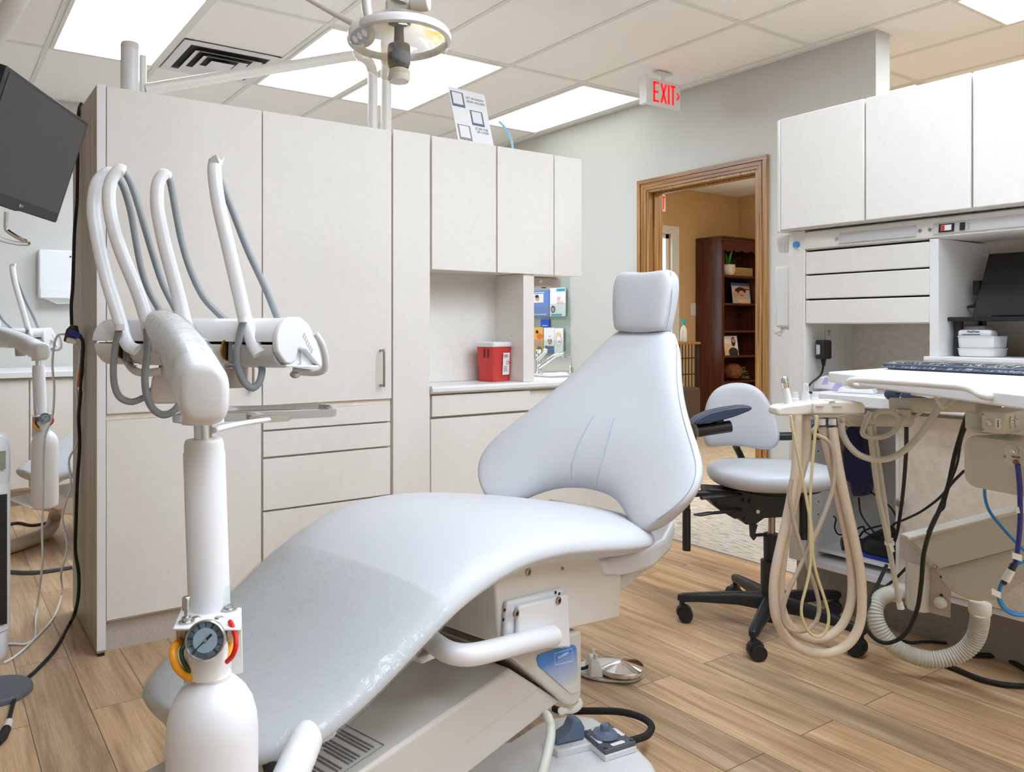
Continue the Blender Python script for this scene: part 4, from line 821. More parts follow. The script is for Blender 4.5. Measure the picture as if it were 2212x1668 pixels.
# blue badge cover
tb = -.205
pg = [PT(u, v, tb) for u, v in ((1105, 1420), (1150, 1404), (1256, 1363), (1257, 1440), (1256, 1500), (1250, 1518), (1237, 1526), (1222, 1522), (1208, 1510))]
cv = M().prism(pg, cl_*.40).build('pivot_cover', 'sandw', chair, bev=.006, seg=3)
gm, nt, bs = nodes('printed_blue_fade'); tc = nt.nodes.new('ShaderNodeTexCoord'); sp_ = nt.nodes.new('ShaderNodeSeparateXYZ'); nt.links.new(tc.outputs['Object'], sp_.inputs[0])
z_a, z_b = PT(1210, 1492, tb).z, PT(1200, 1425, tb).z
mr = nt.nodes.new('ShaderNodeMapRange'); mr.inputs[1].default_value = z_a; mr.inputs[2].default_value = z_b; nt.links.new(sp_.outputs['Z'], mr.inputs[0])
wv = nt.nodes.new('ShaderNodeTexWave'); wv.inputs['Scale'].default_value = 240; wv.bands_direction = 'DIAGONAL'; nt.links.new(tc.outputs['Object'], wv.inputs['Vector'])
cmp_ = nt.nodes.new('ShaderNodeMath'); cmp_.operation = 'GREATER_THAN'; nt.links.new(mr.outputs[0], cmp_.inputs[0]); nt.links.new(wv.outputs['Fac'], cmp_.inputs[1])
cr = nt.nodes.new('ShaderNodeMix'); cr.data_type = 'RGBA'; cr.inputs[6].default_value = L3((206, 202, 196)); cr.inputs[7].default_value = L3((58, 122, 196)); nt.links.new(cmp_.outputs[0], cr.inputs[0]); nt.links.new(cr.outputs[2], bs.inputs['Base Color']); bs.inputs['Roughness'].default_value = .45
bg = M().prism([PT(u, v, tb-.001) for u, v in ((1159, 1424), (1162, 1416), (1172, 1411), (1233, 1393), (1241, 1394), (1245, 1402), (1249, 1482), (1246, 1494), (1238, 1499), (1229, 1496), (1163, 1438))], cl_*-.0012).build('badge', gm, cv)
q = PT(1217, 1416, tb-.0026); text('lettering', 'PLANMECA', .0082, q, ca, V(0, 0, 1), 'paper', cv, .0003)
for (ua, va), (ub, vb) in (((1198, 1412), (1236, 1401)), ((1236, 1401), (1237, 1428)), ((1237, 1428), (1199, 1437)), ((1199, 1437), (1198, 1412))):
    p0, p1 = PT(ua, va, tb-.0024), PT(ub, vb, tb-.0024); M().tube([p0, p1], .0004, n=4, sub=1).build('frame_line', 'paper', cv)
M().tube([PT(1248, 1510, -.16), PT(1252, 1522, -.17), PT(1240, 1533, -.18), PT(1222, 1535, -.19), PT(1212, 1536, -.2)], .008, n=12).build('hook', 'warmw', chair)
# lift arm: a slanting box beam down to the base plate
ta = -.195
k1, k2, k3, k4 = PT(1105, 1446, ta), PT(1213, 1515, ta), PT(1017, 1668, ta), PT(800, 1656, ta)
kd = (k4-k1); k4e = k1 + kd*1.75; k3e = k2 + (k3-k2)*1.75
for q in (k4e, k3e): q.z = max(q.z, .055)
mid1, mid2 = k1.lerp(k2, .55), k4e.lerp(k3e, .55)
M().prism([k1, k2, k3e, k4e], cl_*.33).build('lift_arm', 'sandw', chair, bev=.008, seg=3)
M().tube([mid1-cl_*.0004, mid2-cl_*.0004], .0007, n=4, sub=1).build('panel_line', 'toe', chair)
print('lift', [tuple(round(x, 3) for x in q) for q in (k1, k2, k3, k4, k4e, k3e)])
# printed caution sheet on the top of the lift arm
ed = (k4-k1).normalized(); tn = ed.cross(cl_); tn = tn if tn.z > 0 else -tn
e0 = k1 + ed*((k4-k1).length*.86) + cl_*.06 + tn*.0012
def sh(a, c, o=0): return e0 + ed*a + cl_*c + tn*o
b = M()
for (a0, c0), (a1, c1) in (((0, -.035), (0, .13)), ((0, -.035), (.25, -.035))): b.tube([sh(a0, c0), sh(a1, c1)], .0008, n=4, sub=1)
b.build('sheet_border', 'label', chair)
b = M(); rg = random.Random(5)
for k in range(17):
    if k in (3, 8, 11): continue
    L_ = rg.uniform(.07, .12); b.obox(sh(.016+k*.0085, -.025+L_/2, .0002), ed*.0016, cl_*(L_/2), tn*.0002)
b.build('printed_lines', 'label', chair)
# base plate
bp = [PZ(u, v, .05) for u, v in ((1100, 1600), (1160, 1560), (1200, 1547), (1245, 1542), (1285, 1548), (1325, 1575), (1378, 1612), (1410, 1645), (1432, 1690), (1430, 1800))] + [ch(-.75, -.42, .05), ch(-1.05, -.3, .05), ch(-1.1, .15, .05), ch(-.7, .28, .05)]
M().prism(bp, V(0, 0, -.047)).build('base_plate', 'white', chair, bev=.014, seg=3)
# foot end lever and support tube
sup = M().tube([PD(688, 1545, 1.33), PD(672, 1572, 1.30), PD(650, 1625, 1.235), PD(622, 1690, 1.17), PD(585, 1780, 1.10), PD(530, 1850, 1.06)], .027, n=18).build('support_tube', 'white', chair)
pl = [(752, 1488), (738, 1530), (724, 1572), (726, 1590), (708, 1604), (690, 1608), (672, 1604), (668, 1570), (668, 1540), (690, 1520), (720, 1500)]
M().prism([PD(u, v, 1.36-(v-1490)*.0004) for u, v in pl], FW*.03).build('support_bracket', 'white', chair, bev=.004)
M().tube([PD(655, 1548, 1.345), PD(676, 1534, 1.35), PD(696, 1542, 1.35)], .009, n=10).build('lock_lever', 'black', chair)
M().tube([PD(575, 1600, 1.30), PD(585, 1640, 1.26), PD(600, 1690, 1.22)], .016, n=12).build('lower_knob', 'blackm', chair)
M().tube([PD(592, 1600, 1.34), PD(620, 1572, 1.36), PD(650, 1556, 1.37)], .02, n=14).build('pivot', 'white', chair)
# foot controls standing on the base plate
zc = .078
pc = [PZ(1258, 1580, zc), PZ(1312, 1560, zc), PZ(1374, 1601, zc), PZ(1307, 1622, zc)]
fc = thing('foot_control', 'slate foot controller with round joystick and rocker pedal on the chair base', 'foot control', (pc[0]+pc[2])/2-V(0, 0, .028))
cen = sum(pc, V(0, 0, 0))/4
M().prism([cen+(p-cen)*1.03-V(0, 0, .012) for p in pc], V(0, 0, -.016)).build('pedestal', 'white', fc, bev=.003)
M().prism(pc, V(0, 0, -.012)).build('pad', 'slate', fc, bev=.003)
M().lathe([(.030, 0), (.034, .004), (.030, .010), (.014, .013), (.011, .016), (.012, .026), (.010, .030), (.001, .031)], cen+V(-.006, .004, zc-cen.z+.0), (0, 0, 1), 28).build('joystick', 'steelb', fc)
for i in range(4):
    a, c = pc[i], pc[(i+1) % 4]; m_ = (a+c)/2; q = m_ + (cen-m_)*.22 + V(0, 0, .0007); d = (c-a).normalized(); n_ = V(-d.y, d.x, 0)
    M().prism([q+d*(.018*x)+n_*(.006*y) for x, y in ((-1, -1), (1, -1), (1.2, 0), (1, 1), (-1, 1), (-1.2, 0))], V(0, 0, .0006)).build('icon_plate', 'paper', fc)
    q = a + (cen-a)*.16; M().lathe([(.006, 0), (.005, .003), (.001, .0035)], q, (0, 0, 1), 12).build('button', 'navy' if i else 'slate', fc)
r0 = PZ(1203, 1611, .07); d1 = (PZ(1264, 1597, .07)-r0).normalized(); n1 = V(-d1.y, d1.x, 0); L = (PZ(1264, 1597, .07)-r0).length
M().prism([r0-d1*.01-n1*.02-V(0, 0, .002), r0+d1*(L+.01)-n1*.02-V(0, 0, .002), r0+d1*(L+.01)+n1*.05-V(0, 0, .002), r0-d1*.01+n1*.05-V(0, 0, .002)], V(0, 0, -.02)).build('pedal_base', 'white', fc, bev=.004)
M().prism([r0+d1*(L*s)+V(0, 0, h) for s, h in ((0, 0), (0, .014), (.45, .03), (.6, .052), (.85, .052), (1, .03), (1.0, 0))], n1*.036).build('rocker_pedal', 'steelb', fc, bev=.005, seg=3)
cord('cable', 'thick black hose arching from the chair base to the foot controller', [PZ(1195, 1530, .03), PZ(1215, 1536, .03), PZ(1280, 1536, .045), PZ(1340, 1538, .055), PZ(1385, 1550, .06), PZ(1407, 1568, .06), PZ(1398, 1588, .055), PZ(1372, 1598, .06), PZ(1352, 1603, .062)], .0095, 'blackm')
cord('hose', 'pale grey hose running down over the white chair base plate', [PT(1168, 1535, -.14), PT(1183, 1548, -.21), PT(1190, 1575, -.23), PT(1186, 1610, -.25), PT(1172, 1668, -.27), PT(1150, 1740, -.28)], .0105, 'hosew', 'hose')
# chrome foot disc
q = PZ(1335, 1452, 0); t = thing('foot_pedal', 'round chrome foot pedal with grey base on the wood floor', 'foot pedal', q)
rv = RT*1; fv = FW*1
out = [q + (rv*(.082*math.cos(a)) + fv*(.09*math.sin(a))) for a in [2*math.pi*i/28 for i in range(28)]]
out2 = [p if (p-q).dot(rv) > -.03 else p + rv*-.055*min(1, abs((p-q).dot(rv))/.08) for p in out]
M().prism([p+V(0, 0, .002) for p in out2], V(0, 0, .010)).build('base', 'greyp', t, bev=.004)
dc = PZ(1340, 1447, .02); dc.z = .018
M().lathe([(.07, 0), (.074, .004), (.075, .014), (.073, .018), (.045, .025), (.015, .032), (.001, .034)], dc, (0, 0, 1), 40).build('disc', 'chrome', t)
hb = PZ(1283, 1452, .012)
M().loft([[hb+rv*(x*w_)+fv*(y*d_)+V(0, 0, z) for x, y in ((-1, -1), (1, -1), (1, 1), (-1, 1))] for w_, d_, z in ((.022, .045, 0), (.018, .038, .03), (.011, .026, .052))]).build('housing', 'gelc', t, bev=.004)
for o in (-.012, .014): M().cyl(hb+fv*o*1.6+V(0, 0, .05), hb+fv*o*1.6+V(.004, 0, .064), .008, .007, n=12).build('button', 'gelc', t)
M().tube([hb+rv*-.015+V(0, 0, .02), hb+rv*-.06+V(0, 0, .012), hb+rv*-.2+fv*.1+V(0, 0, .006)], .005).build('cord', 'blackm', t)
# clear film over the foot end
rg = random.Random(11)
def film_ring(s, off):
    out = seat_ring(s, .0035, 40, -28, 208); r = []
    for i, p in enumerate(out):
        nz = noise.noise(p*9)*.004 + noise.noise(p*25)*.0025; r.append(p + V(0, 0, max(-.0015, nz)) + (p-ch(s, 0, smoothtab(ZT, s)-.05)).normalized()*max(-.001, nz)*.6)
    return r
FS = [-1.302, -1.29, -1.272, -1.25, -1.22, -1.19, -1.15, -1.12, -1.09, -1.06, -1.03, -1.0, -.975, -.95, -.935]
b = M(); b.loft([film_ring(s, 0) for s in FS], cap=False, closed=False); o = b.build('film_cover', 'film', None, subd=1, smooth=True)
lab(o, 'crinkled clear plastic cover stretched over the foot end of the dental chair', 'plastic cover')
# ------------------------------------------------------------------ delivery unit at the left
DC = 1.06
ax0 = PD(443, 1000, DC)
def cz(v): return CAMZ + (HY-v)/FPX*DC
deliv = thing('delivery_unit', 'white dental delivery unit with four instrument arms at the foot of the chair', 'dental unit', V(ax0.x, ax0.y, .33), 'dental delivery units')
cb_, ct_ = PD(453, 1330, DC), PD(440.5, 960, DC); cax = (ct_-cb_).normalized()
A_ = lambda z: cb_ + cax*((z-cb_.z)/cax.z)
col = M().lathe([(.0272, 0), (.0272, cz(978)-.36), (.0258, cz(972)-.36), (.0258, cz(958)-.36), (.0235, cz(948)-.36), (.0, cz(947)-.36)], A_(.36), cax, 40).build('column', 'white', deliv)
M().cyl(A_(cz(952)), A_(cz(900)), .0125, n=28).build('post', 'chrome', deliv)
ST = [(441, 852, .984, .020, .027), (441, 852, .987, .027, .034), (441, 852, .994, .031, .0385), (440, 851, 1.01, .033, .0405), (436, 842, 1.05, .0335, .041), (424, 815, 1.11, .0335, .0405), (404, 777, 1.2, .0335, .039), (382, 740, 1.34, .033, .036), (360, 713, 1.48, .0315, .033), (346, 702, 1.62, .03, .03)]
def arm_ring(u, v, D, w, h, n=32):
    c = PD(u, v, D); return [c + RT*(w*math.copysign(abs(math.cos(a))**.72, math.cos(a))) + V(0, 0, h*math.copysign(abs(math.sin(a))**.72, math.sin(a))) for a in [2*math.pi*i/n for i in range(n)]]
b = M(); b.loft([arm_ring(*q) for q in ST]); b.cyl(A_(cz(914)), A_(cz(850)), .0275, .024, n=28); b.build('swing_arm', 'white', deliv, ang=50)
def stat(x):
    return tuple(smoothtab([(k, q[m]) for k, q in enumerate(ST)], x) for m in range(5))
b = M(); b.loft([arm_ring(*[a+(.003 if m > 2 else 0) for m, a in enumerate(stat(4.6+k*.27))]) for k in range(18)], cap=False)
for v in b.b.verts: v.co += Vector((noise.noise(v.co*26), noise.noise(v.co*26+V(9, 0, 0)), noise.noise(v.co*26+V(0, 9, 0))))*.0014
b.build('film_sleeve', 'film', deliv)
# instrument head
h0, h1 = PD(238, 741, 1.78), PD(622, 741, 1.60); h0.z = h1.z = 1.085
hx = (h1-h0).normalized(); hy = V(-hx.y, hx.x, 0); Lh = (h1-h0).length
def hp(s, y, z): return h0 + hx*s + hy*y + V(0, 0, z)
def hprof(pr, s0, s1): return M().prism([hp(s0, y, z) for y, z in pr], hx*(s1-s0))
def arc(c, r, a0, a1, n): return [(c[0]+r*math.cos(math.radians(a0+(a1-a0)*i/n)), c[1]+r*math.sin(math.radians(a0+(a1-a0)*i/n))) for i in range(n+1)]
hd = hprof(arc((0, 0), .052, 176, 92, 8) + [(.03, .052), (.058, .038), (.085, .008), (.105, -.03), (.112, -.048), (.05, -.046), (.05, .004), (-.05, .004)], 0, Lh).build('head_cover', 'white', deliv, bev=.004)
hprof(arc((0, 0), .04, 180, 270, 8) + [(.08, -.03), (.08, .0)], .008, Lh-.01).build('inner_body', 'dark', deliv)
for s0, s1 in ((.004, .066), (.096, .195), (.222, .288), (.292, .348), (.372, Lh-.004)):
    hprof(arc((0, 0), .050, 182, 262, 10) + [(.05, -.044), (.05, .0)], s0, s1).build('drum_cover', 'white', deliv, bev=.002)
for s in (.082, .209, .36): M().cyl(hp(s-.008, -.038, -.012), hp(s-.003, -.038, -.012), .024, n=16).build('brass_wheel', 'brass', deliv); M().obox(hp(s+.006, -.040, -.018), hx*.006, hy*.006, V(0, 0, .022)).build('inner_hose', 'hose', deliv)
for s, y, z in ((.10, -.03, -.049), (.135, -.03, -.0495), (.30, -.02, -.050), (.345, -.02, -.050), (.40, .0, -.048)): M().lathe([(.005, 0), (.004, -.002), (.0, -.002)], hp(s, y, z), (0, 0, 1), 10).build('screw', 'steel', deliv)
# end cap, under tray, logo
ecp = arc((0, 0), .054, 196, 92, 9) + [(.03, .054), (.06, .040), (.088, .010), (.108, -.028), (.115, -.052), (.104, -.052), (.05, -.016), (.022, -.010), (.012, -.036), (-.006, -.042), (-.026, -.038)]
ec = hprof(ecp, Lh-.002, Lh+.012).build('end_cap', 'white', deliv, bev=.004, seg=3)
for k in range(6): M().obox(hp(Lh+.0124, .040+.006*k, .016-.0065*k), hy*.0018+V(0, 0, -.0018), V(0, 0, .0042)+hy*.003, hx*.0003).build('print_mark', 'toe', ec)
M().prism([hp(.22, -.02, -.046), hp(Lh+.01, -.02, -.046), hp(Lh+.01, .112, -.054), hp(.22, .112, -.054)], V(0, 0, .005)).build('under_tray', 'whitep', deliv, bev=.001)
M().obox(hp(.36, .04, -.0505), hx*.03, hy*.003, V(0, 0, .0012)).build('slot', 'hose', deliv)
q = PD(508, 800, 1.66); M().lathe([(.022, -.036), (.025, -.03), (.027, .012), (.027, .028)], q, (0, 0, 1), 24).build('fluid_jar', mat('smoked_jar', (190, 186, 172), .2, trans=.3), deliv)
q = PD(638, 809, 1.68); M().ball(q, .012, (1, 1, .7)).build('knob', 'steel', deliv)
M().tube([PD(632, 801, 1.68), PD(665, 805, 1.68), PD(690, 804, 1.66), PD(703, 792, 1.64), PD(701, 764, 1.62), PD(692, 737, 1.60), PD(681, 720, 1.59)], [.0075, .0075, .0075, .0075, .0075, .007, .006], n=12).build('handle', 'white', deliv)
M().tube([PD(268, 765, 1.76), PD(277, 785, 1.74), PD(290, 800, 1.72), PD(312, 806, 1.70), PD(345, 802, 1.70)], .0085, n=12).build('handle', 'white', deliv)
pc_ = [(322, 850), (326, 818), (338, 797), (360, 788), (384, 797), (394, 840), (394, 866), (384, 873), (330, 873), (322, 866)]
M().prism([PD(u, v, 1.72) for u, v in pc_], FW*.03).build('support_pad', 'warmw', deliv, bev=.006)
# instrument arms: white strap, grey hose over the top, hanging loop
def whip(pts, rolls, hose, loop, D0, D1):
    n = len(pts); P_ = [PD(u, v, D0+(D1-D0)*i/(n-1)) for i, (u, v) in enumerate(pts)]
    w = M().tube(P_, .0142, n=14, sub=6, flat=.55, up=RT).build('instrument_arm', 'white', deliv)
    M().tube([PD(u, v, D1-.0075) for u, v in rolls], .0095, n=12, sub=4, flat=.4, up=RT).build('roller', 'acry' if 0 else 'hosew', w)
    hh = [PD(u, v, D1+.02+.05*i/(len(hose)-1)) for i, (u, v) in enumerate(hose)]
    M().tube(hh, .0072, n=10).build('hose', 'hose', deliv)
    if loop: M().tube([PD(u, v, d) for u, v, d in loop], .0075, n=10).build('hose', 'hose', deliv)
    return w
def lp(l, a, c): return [(u, v, a+(c-a)*i/(len(l)-1)) for i, (u, v) in enumerate(l)]
whip([(296, 756), (279, 748), (268, 728), (262, 705), (250, 665), (235, 618), (221, 565), (210, 510), (203, 465), (203, 430), (209, 400), (219, 384), (234, 374), (247, 379)], [(210, 398), (218, 384), (231, 373)], [(242, 376), (256, 385), (270, 415), (283, 462), (293, 520), (305, 580), (322, 630), (348, 676), (360, 694)], lp([(257, 712), (250, 745), (245, 790), (247, 830), (258, 857), (280, 868), (300, 864), (325, 848), (345, 815), (352, 780)], 1.66, 1.78), 1.665, 1.74)
whip([(352, 758), (334, 742), (322, 718), (316, 690), (304, 650), (287, 605), (268, 560), (250, 510), (239, 465), (235, 430), (237, 402), (245, 381), (259, 367), (270, 370)], [(235, 399), (244, 382), (257, 368)], [(268, 370), (282, 395), (296, 435), (312, 490), (330, 550), (350, 610), (372, 655), (392, 694)], lp([(317, 710), (318, 760), (313, 810), (316, 850), (328, 880), (350, 896), (372, 890), (392, 866), (400, 830)], 1.63, 1.64), 1.635, 1.71)
whip([(420, 745), (408, 722), (398, 690), (388, 650), (372, 590), (357, 535), (345, 480), (339, 440), (340, 405), (346, 386), (357, 375), (366, 379)], [(337, 400), (345, 385), (356, 375)], [(364, 380), (371, 410), (380, 460), (392, 520), (410, 580), (438, 640), (472, 678), (492, 694)], None, 1.60, 1.68)
whip([(560, 765), (550, 748), (540, 722), (530, 692), (518, 640), (503, 575), (488, 510), (474, 450), (466, 400), (463, 365), (466, 346)], [(459, 352), (464, 346), (471, 343)], [(476, 388), (500, 450), (535, 540), (572, 620), (602, 694)], lp([(526, 690), (518, 725), (512, 765), (516, 800), (530, 828), (546, 838), (560, 826), (566, 800), (562, 780), (555, 764)], 1.565, 1.62), 1.565, 1.63)
M().tube([PD(466, 350, 1.645), PD(472, 354, 1.645), PD(478, 348, 1.645), PD(483, 339, 1.645)], [.007, .007, .005, .003], n=10).build('hook_tip', 'white', deliv)
for u, v, D in ((258, 700, 1.655), (318, 696, 1.625), (524, 682, 1.56)): M().cyl(PD(u, v, D), PD(u, v+14, D), .0095, n=14).build('hose_clamp', 'warmw', deliv)
# pressure manifold, gauge, tubes, bottle
zb = cz(1318)
mb = [PD(372, 1352, .985), PD(520, 1330, .985), PD(522, 1302, 1.06), PD(392, 1322, 1.06)]
for p in mb: p.z = zb
M().prism(mb, V(0, 0, .004)).build('manifold_plate', 'white', deliv, bev=.002)
M().prism([PD(400, 1340, 1.06), PD(521, 1330, 1.06), PD(524, 1455, 1.06), PD(396, 1478, 1.06)], FW*.004).build('rear_plate', 'warmw', deliv, bev=.001)
q = PD(403, 1320, 1.005); q.z = zb+.004; M().lathe([(.010, 0), (.010, .002), (.006, .003), (.006, .007), (.003, .008), (.003, .015), (.0055, .016), (.0055, .031), (.004, .033)], q, (0, 0, 1), 18).build('toggle_valve', 'steel', deliv)
q = PD(494, 1312, 1.05); q.z = zb+.004; M().lathe([(.011, 0), (.011, .002), (.006, .003), (.006, .006)], q, (0, 0, 1), 18).build('valve_nut', 'steel', deliv); M().lathe([(.004, .006), (.0065, .008), (.0045, .03), (.0, .031)], q, (0, 0, 1), 14).build('clear_toggle', 'acry', deliv)
for u, v in ((423, 1338), (473, 1331)): q = PD(u, v, 1.02); q.z = zb+.004; M().ball(q, .006, (1, 1, .4)).build('screw', 'steel', deliv)
M().cyl(PD(398, 1345, 1.02), PD(398, 1390, 1.02), .010, n=16).build('fitting', 'nickel', deliv); M().cyl(PD(500, 1340, 1.03), PD(500, 1369, 1.03), .0105, n=8).build('fitting', 'steel', deliv); M().cyl(PD(498, 1368, 1.03), PD(498, 1392, 1.03), .0055, n=14).build('hose_sleeve', 'hosey', deliv); M().cyl(PD(397, 1378, 1.02), PD(390, 1386, 1.015), .007, n=14).build('hose_sleeve', 'hosey', deliv)
gc = PD(444, 1383, .965); gn = (EYE-gc).normalized(); gn = (gn + RT*-.12 + V(0, 0, -.12)).normalized(); gx = gn.cross(V(0, 0, 1)).normalized()*-1; gx = V(0, 0, 1).cross(gn).normalized(); gy = gn.cross(gx)
ga = M().lathe([(.018, -.022), (.0225, -.018), (.0238, 0), (.0238, .004), (.0222, .006), (.0205, .003)], gc, gn, 40).build('pressure_gauge', 'steel', deliv)
M().lathe([(.0208, .0005), (.0208, .003)], gc, gn, 40).build('dial', mat('dial_blue_grey', (164, 178, 206), .5), ga); M().lathe([(.0005, .0031), (.0145, .0031), (.0145, .0034), (.0005, .0034)], gc, gn, 36).build('dial_centre', mat('dial_pale', (196, 204, 224), .5), ga)
for k in range(11):
    a = math.radians(225-27*k); d = gx*math.cos(a)+gy*math.sin(a); s = gx*-math.sin(a)+gy*math.cos(a); M().obox(gc+gn*.0034+d*.0175, d*(.0022 if k % 2 else .003), s*(.0006 if k % 2 else .0013), gn*.0002).build('dial_mark', 'navy', ga)
a = math.radians(222); d = gx*math.cos(a)+gy*math.sin(a); s = gx*-math.sin(a)+gy*math.cos(a)
M().obox(gc+gn*.0042+d*.008, d*.011, s*.0006, gn*.0002).build('needle', 'black', ga); M().obox(gc+gn*.0042-d*.006, d*.004, s*.0014, gn*.0002).build('needle_tail', 'black', ga); M().lathe([(.0022, .004), (.002, .0055), (0, .0056)], gc, gn, 14).build('hub', 'steel', ga)
M().lathe([(.0212, .0046), (.0212, .0050), (0, .0052)], gc, gn, 36).build('gauge_glass', 'glass', ga)
bo = PD(459, 1560, 1.0); bz = lambda v: CAMZ+(HY-v)/FPX*1.0
bt = M().lathe([(.044, bz(2050)), (.054, bz(2035)), (.0565, bz(2000)), (.0565, bz(1580)), (.055, bz(1548)), (.050, bz(1516)), (.042, bz(1492)), (.032, bz(1474)), (.0235, bz(1463)), (.0235, bz(1455))], V(bo.x, bo.y, 0), (0, 0, 1), 48).build('water_bottle', 'bottle', deliv)
cpx = PD(447, 1430, 1.0)
M().lathe([(.0255, bz(1456)), (.026, bz(1452)), (.026, bz(1396)), (.024, bz(1390)), (0, bz(1389))], V(cpx.x, cpx.y, 0), (0, 0, 1), 36).build('bottle_cap', 'whitep', deliv)
M().cyl(V(cpx.x, cpx.y, bz(1391)), V(cpx.x, cpx.y, zb), .018, n=20).build('bottle_neck', 'whitep', deliv)
M().tube([PD(388, 1387, 1.012), PD(378, 1396, .995), PD(374, 1413, .985), PD(380, 1437, .98), PD(396, 1456, .98), PD(413, 1463, .98), PD(423, 1464, .99)], .0052, n=12).build('yellow_tube', 'yellow', deliv)
M().tube([PD(399, 1392, 1.0), PD(393, 1404, .995), PD(393, 1420, .985), PD(400, 1437, .98), PD(412, 1449, .98), PD(424, 1454, .985)], .003, n=10).build('green_tube', 'green', deliv)
M().tube([PD(408, 1412, .99), PD(410, 1430, .985), PD(416, 1448, .985)], .0028, n=10).build('grey_tube', 'hosew', deliv)
M().tube([PD(498, 1390, 1.03), PD(498, 1402, 1.02), PD(494, 1418, 1.005), PD(487, 1428, 1.0)], .005, n=12).build('yellow_tube', 'yellow', deliv)
M().tube([PD(497, 1343, 1.0), PD(503, 1356, .99), PD(509, 1376, .985), PD(509, 1398, .98), PD(502, 1417, .98), PD(490, 1430, .985)], .0032, n=10).build('red_tube', 'red', deliv)
# stainless tray on its own arm
zt = .968
tp = [PZ(380, 897, zt), PZ(722, 884, zt), PZ(712, 875, zt), PZ(690, 873, zt), PZ(430, 879, zt)]
tray = thing('instrument_tray', 'shiny stainless instrument tray below the delivery unit head', 'tray', sum(tp, V(0, 0, 0))/5-V(0, 0, .012))
cc = sum(tp, V(0, 0, 0))/5
M().prism([cc+(p-cc)*.96-V(0, 0, .012) for p in tp], V(0, 0, .002)).build('tray_floor', 'steel', tray)
b = M(); b.loft([[cc+(p-cc)*s+V(0, 0, z) for p in tp] for s, z in ((.96, -.012), (1.0, 0), (1.035, .0), (1.035, -.004), (1.03, -.012), (.965, -.015))], cap=False, loop=True); b.build('tray_rim', 'chrome', tray)
M().tube([A_(cz(930))+RT*.012, PD(520, 916, 1.2), PD(578, 907, 1.38)], .0062, n=12, flat=.7, up=RT).build('tray_arm', 'white', tray); M().obox(PD(585, 904, 1.40), RT*.03+FW*.02, FW*.012, V(0, 0, .006)).build('arm_bracket', 'steel', tray)

# ------------------------------------------------------------------ monitor at the left edge
DT = 2.47
TR, BR = PD(190, 265, DT), PD(122, 482, DT+.0)
wv_ = FW*-1.0 + RT*-.0; wv_ = (DR(1, 0)-DR(1.36, .03)); wv_ = (FW*-.36+RT*.03).normalized()
hv = (TR-BR); hv = hv - wv_*hv.dot(wv_); Hm = hv.length; hv.normalize(); nm = hv.cross(wv_)
if nm.dot(RT) < 0: nm = -nm
Wm = .545
def mp(s, r, o=0): return BR + wv_*(s*Wm) + hv*(r*Hm) + nm*o
mon = thing('monitor', 'black flat monitor angled over the chair at the left edge', 'monitor', mp(.5, 0, -.03))
b = M(); b.prism([mp(0, .012), mp(.012, 0), mp(.46, -.0), mp(.5, -.012), mp(1, 0), mp(1, 1), mp(.01, 1), mp(0, .985)], nm*-.022); b.build('casing', 'black', mon, bev=.003)
M().prism([mp(.028, .09, .0004), mp(.972, .09, .0004), mp(.972, .965, .0004), mp(.028, .965, .0004)], nm*.0006).build('screen', 'screen', mon)
M().prism([mp(.3, .25, -.022), mp(.7, .25, -.022), mp(.7, .75, -.022), mp(.3, .75, -.022)], nm*-.03).build('rear_housing', 'black', mon, bev=.008)
lg = mp(.485, .045, .0008); b = M(); b.lathe([(.0048, 0), (.0048, .0005)], lg, nm, 20); b.build('logo_disc', 'steel', mon)
text('lettering', 'LG', .0095, lg - wv_*.013, -wv_, hv, 'steel', mon, .0004, bold=.0002)
ht = [(14, 458), (13, 478), (13, 492), (18, 500), (40, 514), (60, 524)]
M().tube([PD(u, v, 2.2+.002*i) for i, (u, v) in enumerate(ht)] + [PD(56, 527, 2.16), PD(30, 525, 2.06), PD(-5, 515, 1.96), PD(-40, 500, 1.9)], .006, n=12).build('handle', 'chrome', mon)
M().tube([mp(.5, .5, -.05), mp(.52, .55, -.14), PD(-60, 180, 2.34), PD(-20, 90, 2.34), PD(35, 0, 2.3), PD(70, -75, 2.28)], [.03, .03, .032, .032, .03, .03], n=16).build('support_arm', 'warmw', mon)
M().tube([PD(70, -75, 2.28), V(PD(70, -75, 2.28).x, PD(70, -75, 2.28).y, CEIL)], .03, n=16).build('ceiling_post', 'warmw', mon)
cord('cable', 'long black power cord hanging beside the grey end panel down to the plug tap', [PD(176, 224, 3.0), PD(171, 236, 2.98), PD(169, 260, 2.96), PD(168, 330, 2.96), PD(167, 400, 2.96), PD(166, 440, 2.96), PD(161, 500, 2.96), PD(159, 560, 2.95), PD(157, 620, 2.94), PD(154, 660, 2.94), PD(155, 702, 2.93)], .0062, 'blackm')
q = PD(153, 722, 2.92); t = thing('plug_tap', 'dark brown triple plug tap hanging on the black cord by the end panel', 'plug', q)
M().prism([PD(u, v, 2.9) for u, v in ((152, 702), (159, 703), (162, 716), (160, 730), (144, 740), (136, 737), (142, 712))], FW*.035).build('body', mat('dark_brown_plastic', (58, 46, 42), .5), t, bev=.003); M().tube([PD(152, 718, 2.89), PD(164, 722, 2.885), PD(174, 728, 2.88)], [.012, .012, .008], n=12).build('blue_plug', 'blue', t); M().tube([PD(146, 735, 2.89), PD(158, 737, 2.89), PD(166, 742, 2.89)], [.011, .010, .005], n=12).build('white_plug', 'whitep', t)
fl = [PZ(u, v, .006) for u, v in ((152, 1345), (120, 1402), (80, 1447), (45, 1478), (30, 1515), (18, 1560))]
